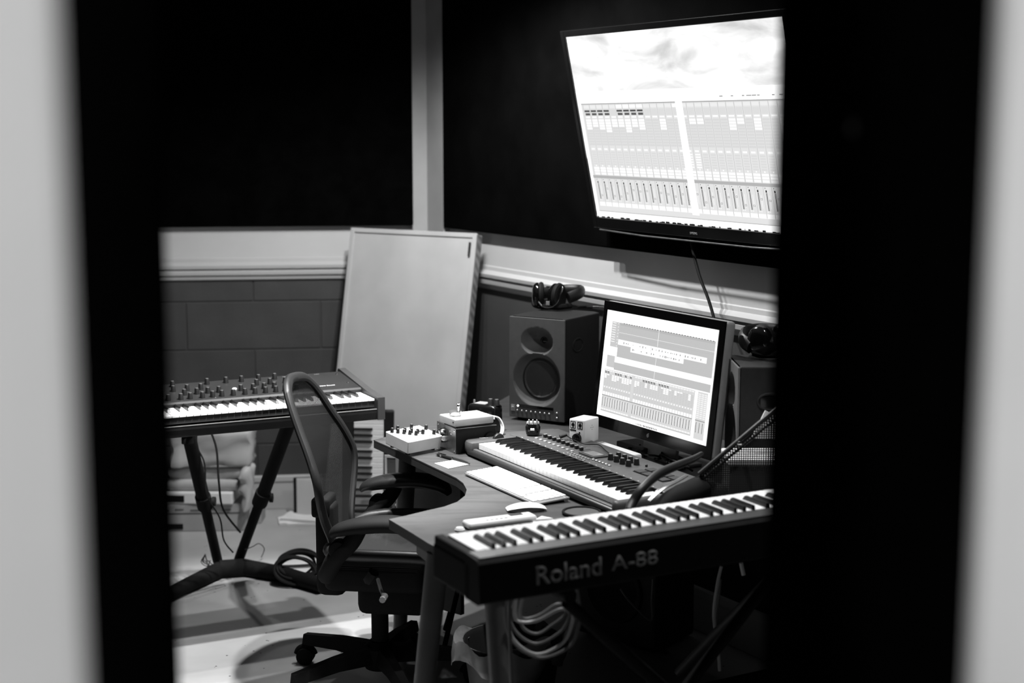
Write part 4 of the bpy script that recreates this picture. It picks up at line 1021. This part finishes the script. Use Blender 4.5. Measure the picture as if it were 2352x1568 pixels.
# white cube with stickers, on the flat white box
zq = DZ+.046
A_, B_, C_ = at(1365, 1012, zq), at(1452, 1038, zq), at(1400, 1055, zq)
fb_ = thing('flat_white_box', 'flat white computer box on the desk under the white cube', 'computer', X=basis((.262, 4.700, DZ), HR, -NR, Vector((0, 0, 1))))
B().box(-.06, .165, -.035, .08, 0, .045, .008, 3).build('case', M['white'], fb_, smooth=True)
B().box(.11, .166, -.036, -.01, .006, .034, .002).build('vent', M['alum2'], fb_)
c0, c1, c2 = at(1322, 955, zq+.078), at(1343, 967, zq+.078), at(1376, 958, zq+.078)
ex = (c2-c1); ex.z = 0; cl = ex.length; ex.normalize(); ey = Vector((-ex.y, ex.x, 0)); cw_ = .062
XC = basis((c1.x, c1.y, zq+.001), ex, ey, Vector((0, 0, 1)))
cu = thing('white_cube_speaker', 'small white box with square symbols and a black dial by the monitor', 'audio device', X=XC)
B().box(0, cl, 0, cw_, 0, .079, .004, 3).build('case', M['white'], cu, smooth=True)
for k, y in enumerate((.008, .036)):
    b = B(); b.box(-.0012, 0, y, y+.002, .048, .072); b.box(-.0012, 0, y+.018, y+.020, .048, .072); b.box(-.0012, 0, y, y+.020, .048, .050); b.box(-.0012, 0, y, y+.020, .070, .072)
    b.lathe([(.006, 0), (.006, .0012)], 8, X=T(0, y+.010, .060) @ RYn); b.box(-.0012, 0, y+.008, y+.012, .050, .068); b.build('printed_symbol', M['bmatte'], cu)
B().box(-.0012, 0, .034, .058, .040, .044).build('printed_bar', M['bmatte'], cu)
B().lathe([(.003, 0), (.003, .001)], 8, X=T(0, .020, .036) @ RYn).build('small_hole', M['bmatte'], cu)
B().lathe([(.016, 0), (.015, .010), (.012, .012), (0, .012)], 24, X=T(0, .028, .018) @ RYn).build('dial', M['bgloss'], cu, smooth=True)
for dx, dz in ((0, 0), (-.007, 0), (.007, 0), (0, .007), (0, -.007)): B().lathe([(.0011, 0), (.0011, .0006)], 8, X=T(cl*.5+dx, 0, .050+dz) @ Matrix.Rotation(R(90), 4, 'X')).build('sound_hole', M['bmatte'], cu)

# pedal-like tuner on the controller deck
tp = kb.matrix_world if False else basis(oA, ax_, ay_, Vector((0, 0, 1)))
q = at(1224, 1001, .784)
tu = thing('ribbed_gadget', 'small black gadget with silver ribs standing on the grey controller', 'gadget', (q.x, q.y+.012, .7835), R(-5))
b = B(); b.lathe([(.014, 0), (.022, .004), (.025, .018), (.025, .030), (.020, .040), (0, .042)], 20, sy=.8); b.build('body', M['bgloss'], tu, smooth=True)
b = B(); b.box(-.022, .022, -.014, .010, .031, .048, .006, 3, X=Matrix.Rotation(R(-18), 4, 'X')); b.build('silver_top', M['alum2'], tu, smooth=True)
for x in (-.013, 0, .013): B().box(x-.0022, x+.0022, -.018, .012, .030, .052, .0015, X=Matrix.Rotation(R(-18), 4, 'X')).build('rib', M['alu'], tu)
B().box(-.007, .007, -.0215, -.0185, .020, .028, .001).build('label_plate', M['label'], tu)
# jack lead lying on controller
j0 = at(1288, 1001, .79)
cable('thin_lead', [at(1300, 999, .797), at(1320, 1011, .789), at(1345, 1020, .789), at(1374, 1021, .789), at(1392, 1035, .789), at(1410, 1050, .789)], .0017, M['rubber'], 'thin black lead running across the grey controller deck')
tag(B().tube([at(1286, 1003, .794), at(1302, 998, .800)], [.007, .005], 10).build('lead_plug', M['bplast'], smooth=True), 'black plug resting on the faders of the grey controller', 'plug')
# tangle of cables behind controller
random.seed(5)
ct = thing('cable_tangle', 'tangle of black cables on the desk below the computer monitor', 'cable')
for i in range(9):
    pts = []
    for k in range(6):
        px = 1450+ (k*24 if i % 2 else 130-k*24) + random.uniform(-12, 12); py = 1006 + random.uniform(0, 26) + (px-1450)*.36
        pts.append(at(px, py, DZ+.008+random.uniform(0, .035)))
    strand(ct, pts, .0035, M['rubber'])
cable('plug_lead', [at(1515, 1038, DZ+.03), at(1535, 1045, DZ+.03), at(1545, 1050, DZ+.03)], .0055, M['alum2'], 'pale plug lying in the cable tangle below the monitor', 'plug')
b = B()
p = at(1495, 1012, DZ); t = boxthing('dark_interface', 'dark flat audio interface under the computer monitor', 'audio device', .37, .52, 4.72, 4.86, DZ, DZ+.04, M['dgrey'], R(-58))

# bag with curved strap at the right of the controller
bg = thing('camera_bag', 'black bag with a curved padded strap right of the grey controller', 'bag', X=T(0, 0, 0))
def Q(px, py, z_): return tuple(at(px, py, z_))
b = B(); b.tube([Q(1445, 1172, .80), Q(1455, 1150, .82), Q(1475, 1122, .85), Q(1510, 1090, .875), Q(1550, 1071, .885), Q(1590, 1055, .885), Q(1612, 1042, .885)], [.012, .013, .013, .013, .012, .010, .007], 10, smooth=6); b.build('strap', M['bplast'], bg, smooth=True)
b = B(); b.tube([Q(1490, 1150, .815), Q(1512, 1128, .835), Q(1530, 1116, .845), Q(1552, 1106, .850), Q(1576, 1092, .855)], [.006, .009, .010, .008, .007], 10, smooth=4, flat=.5); b.build('steel_clip', M['alu'], bg, smooth=True)
q0 = at(1535, 1165, .76)
b = B(); b.tube([Q(1508, 1172, .80), Q(1535, 1150, .815), Q(1570, 1135, .825), Q(1605, 1120, .825), Q(1628, 1112, .815)], [.012, .028, .036, .036, .020], 16, smooth=5, flat=.8); b.build('flap', M['bmatte'], bg, smooth=True)
q0 = at(1560, 1160, .76); b = B(); b.box(-.03, .12, -.05, .05, -.02, .055, .025, 4, X=T(q0.x+.02, q0.y-.01, .76) @ rotz(R(25))); b.build('body', M['bmatte'], bg, smooth=True)
b = B(); b.tube([Q(1575, 1110, .83), Q(1590, 1103, .84), Q(1607, 1098, .84), Q(1618, 1112, .82), Q(1606, 1130, .80)], .006, 8, smooth=4); b.build('loop', M['rubber'], bg, smooth=True)
# mesh tray stand at right
Y0 = 3.93
def V(px, py, dy=0): return aty(px, py, Y0+dy)
P0, P1, P2, P3_ = V(1606, 1088), V(1772, 948), V(1800, 1180), V(1612, 1180)
ms_ = thing('mesh_stand', 'black perforated mesh stand with a slanted top rail at the right', 'stand', X=T(0, Y0, 0))
mkl = lambda p: (p.x, 0, p.z)
bm = B(); vs = [bm.bm.verts.new(mkl(p)) for p in (P0, P1, V(1860, 875), V(1870, 1180), P3_)]; bm.bm.faces.new(vs); bm.build('mesh_sheet', M['guard'], ms_, fix=False)
b = B(); b.tube([mkl(P0), mkl(V(1860, 874))], .0065, 8); b.tube([(mkl(P0)[0], .0, mkl(P0)[2]-.004), (mkl(P0)[0]+.012, 0, mkl(P0)[2]-.012), mkl(V(1865, 892))], .004, 8); b.build('top_rail', M['bplast'], ms_, smooth=True)
b = B(); b.tube([mkl(V(1612, 1092)), mkl(V(1615, 1180))], .004, 8); b.build('upright', M['bmatte'], ms_, smooth=True)
B().lathe([(.007, 0), (.006, .006), (0, .008)], 12, X=T(mkl(V(1697, 1017))[0], -.006, mkl(V(1697, 1017))[2]) @ Matrix.Rotation(R(90), 4, 'X')).build('bolt', M['chrome'], ms_, smooth=True)
# things behind the mesh
p = at(1725, 1040, DZ+.15)
bx_ = thing('small_amplifier', 'dark box with its lit top coloured pale behind the black mesh stand', 'audio device', (.60, 4.00, DZ), R(0))
B().box(.0, .25, -.01, .13, 0, .145, .006).build('cabinet', M['dgrey'], bx_); B().box(-.004, .254, -.014, .134, .145, .165, .004).build('lit_top', M['white'], bx_)  # cover's pale colour stands for light falling on the box top
tag(B().prism([tuple(aty(*q_, 4.06))[::2] for q_ in ((1725, 1005), (1757, 942), (1800, 965), (1800, 1010))], 4.055, 4.060, X=Matrix(((1, 0, 0, 0), (0, 0, 1, 0), (0, 1, 0, 0), (0, 0, 0, 1)))).build('standing_sheet', M['paper']), 'pale sheet standing up behind the slanted rail of the mesh stand', 'paper')
p = at(1650, 1130, DZ); t = boxthing('mesh_box', 'low black mesh box on the desk below the mesh stand', 'box', .50, .60, 3.86, 3.93, DZ, DZ+.04, M['bmatte'], R(10)); B().box(-.05, .05, -.035, .035, .0405, .042).build('mesh_lid', M['padweave'], t)
cable('cable', [at(1640, 1010, .80), at(1652, 1030, .78), at(1650, 1060, .76), at(1640, 1075, .74)], .004, M['rubber'], 'black cable curving down beside the lower right monitor corner')

# ------------------------------------------------------------ under the desk
wbn = at(1172, 1468, .30)
bn = thing('waste_bin', 'dark round waste bin with a pale plastic liner under the desk', 'bin', (.0, 4.22, 0))
B().lathe([(0, .004), (.105, 0), (.145, .29), (.150, .30), (.146, .30), (.141, .285), (.102, .010), (0, .010)], 32).build('bucket', M['bin'], bn, smooth=True)
def lin(u, v_):
    a = 2*pi*u; k = v_
    r_ = .140 + .016*(1-abs(2*k-1)) + .012*sin(a*5+2*k)*k + .006*sin(a*11)*k; z_ = .305 - .075*k*(1+.25*sin(a*3)) if k > .5 else .27+.07*k
    if k > .5: r_ += .008
    r_ += .045*max(0, cos(a-3.2))**12*k
    return (r_*cos(a), r_*sin(a), z_+.014*sin(a*7+1))
B().grid(lin, 60, 8).build('bin_liner', M['liner'], bn, smooth=True)
b = B(); b.grid(lambda u, v_: (.03+(u-.5)*.17, (v_-.5)*.14, .26+.03*sin(u*5)*cos(v_*4)), 12, 10); b.build('rubbish', M['card'], bn, smooth=True)
# loops of pale cable hanging under the stage keyboard
random.seed(2)
cbn = thing('cable_bundle', 'bundle of pale cable loops hanging below the left end of the stage keyboard', 'cable')
for i, (x0, x1, yb_, dx) in enumerate(((1200, 1300, 1412, 0), (1185, 1302, 1425, 4), (1170, 1312, 1502, 6), (1168, 1328, 1510, 0), (1180, 1305, 1478, -6), (1195, 1296, 1455, 3))):
    yy = 3.38+.02*i
    strand(cbn, [aty(x0, 1370, yy), aty(x0-6+dx, 1410, yy), aty(x0+8, (1400+yb_)/2+15, yy), aty((x0+x1)/2-10, yb_, yy), aty(x1-22, yb_-24, yy), aty(x1, (1400+yb_)/2-14, yy), aty(x1+4, 1400, yy), aty(x1-4, 1340, yy)], .0042, M['cable_w'] if i < 3 else M['cable_d'])
cable('hanging_cable', [aty(1170, 1370, 3.36), aty(1171, 1450, 3.36), aty(1176, 1568, 3.36), aty(1180, 1620, 3.36)], .0045, M['cable_d'], 'grey cable hanging straight down beside the second desk leg')
cable('hanging_cable', [aty(1657, 1300, 3.95), aty(1648, 1340, 3.95), aty(1640, 1400, 3.95), aty(1642, 1440, 3.95), aty(1650, 1500, 3.95), aty(1653, 1540, 3.95)], .0045, M['cable_w'], 'pale cable hanging in the dark under the right half of the stage keyboard', 'cable')
cable('hanging_cable', [aty(1655, 1330, 3.97), aty(1651, 1370, 3.97), aty(1642, 1440, 3.97), aty(1640, 1480, 3.97), aty(1652, 1520, 3.97)], .0035, M['cable_d'], 'second darker cable twined round the hanging pale cable at the right')
cable('floor_cable', [at(1340, 1408, .0055), at(1370, 1428, .0055), at(1440, 1446, .0055), at(1478, 1455, .0055), at(1492, 1475, .0055), at(1535, 1498, .0055)], .005, M['cable_d'], 'grey cable snaking over the dark floor under the desk')
cable('slack_cable', [aty(1425, 1352, 4.6), aty(1450, 1385, 4.6), aty(1495, 1424, 4.6), aty(1497, 1380, 4.6), aty(1500, 1330, 4.6)], .0035, M['cable_d'], 'slack grey cable drooping in a V under the desk')
ks = thing('keyboard_stand', 'dark cross-legged stand under the stage keyboard in the foreground', 'keyboard stand', X=basis(oR, xp, yp, Vector((0, 0, 1))))
for y, s_ in ((.02, 1), (.18, -1)):
    B().tube([(LR/2-.40*s_, y, -.14), (LR/2+.36*s_, y, -.860)], .015, 10).build('cross_leg', M['bmatte'], ks, smooth=True)
for x in (LR/2-.40, LR/2+.40): B().tube([(x, -.02, -.122), (x, .20, -.122)], .017, 10).build('top_bar', M['bmatte'], ks, smooth=True)
for x in (LR/2-.36, LR/2+.36): B().tube([(x, -.10, -.858), (x, .28, -.858)], .015, 10).build('floor_bar', M['bmatte'], ks, smooth=True)
tag(B().tube([aty(1770, 1330, 3.75), aty(1690, 1410, 3.85), aty(1640, 1460, 3.9), aty(1560, 1545, 4.0)], .015, 10).build('stand_strut', M['dgrey'], smooth=True), 'dark diagonal strut crossing under the right end of the stage keyboard', 'strut')
tag(B().tube([aty(1702, 1292, 3.9), aty(1708, 1320, 3.9)], .0055, 8).build('bright_clip', M['paper'], smooth=True), 'short bright strip hanging in the dark below the stage keyboard', 'clip')
sb = thing('subwoofer', 'dark subwoofer with a round driver in the shadow under the desk', 'loudspeaker', (.36, 5.0, 0), R(-40))
B().box(-.17, .17, 0, .25, .01, .40, .01).build('cabinet', M['dgrey'], sb); B().lathe([(.12, 0), (.115, .010), (.10, .004), (.04, -.03), (.035, -.01), (0, -.004)], 32, X=T(0, -.001, .2) @ Matrix.Rotation(R(90), 4, 'X')).build('driver', M['spkside'], sb, smooth=True)
dm = at(1530, 1500, 0)
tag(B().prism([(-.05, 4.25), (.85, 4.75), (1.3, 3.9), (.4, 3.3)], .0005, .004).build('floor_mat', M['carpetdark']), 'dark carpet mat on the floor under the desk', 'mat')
# striped vent / black drum-like item behind first leg
dr = thing('black_drum_stool', 'round black padded stool behind the near desk leg', 'stool', (-.165, 5.0, 0))
B().lathe([(0, .30), (.13, .30), (.145, .315), (.145, .355), (.125, .38), (0, .385)], 32).build('padded_seat', M['dgrey'], dr, smooth=True)
B().lathe([(.1455, .33), (.1475, .333), (.1455, .336)], 32).build('chrome_band', M['alum2'], dr, smooth=True)
for k in range(3): B().tube([(.0, 0, .30), (.15*cos(k*2.1), .15*sin(k*2.1), .01)], .009, 8).build('leg', M['bmatte'], dr, smooth=True)
# tiny bolt on the right door lining
tag(B().lathe([(.006, 0), (.005, .003), (0, .004)], 12, X=T(.2975, 1.30, 1.80) @ RYn).build('door_bolt', M['dgrey'], smooth=True), 'tiny round bolt head on the black right door lining', 'bolt')
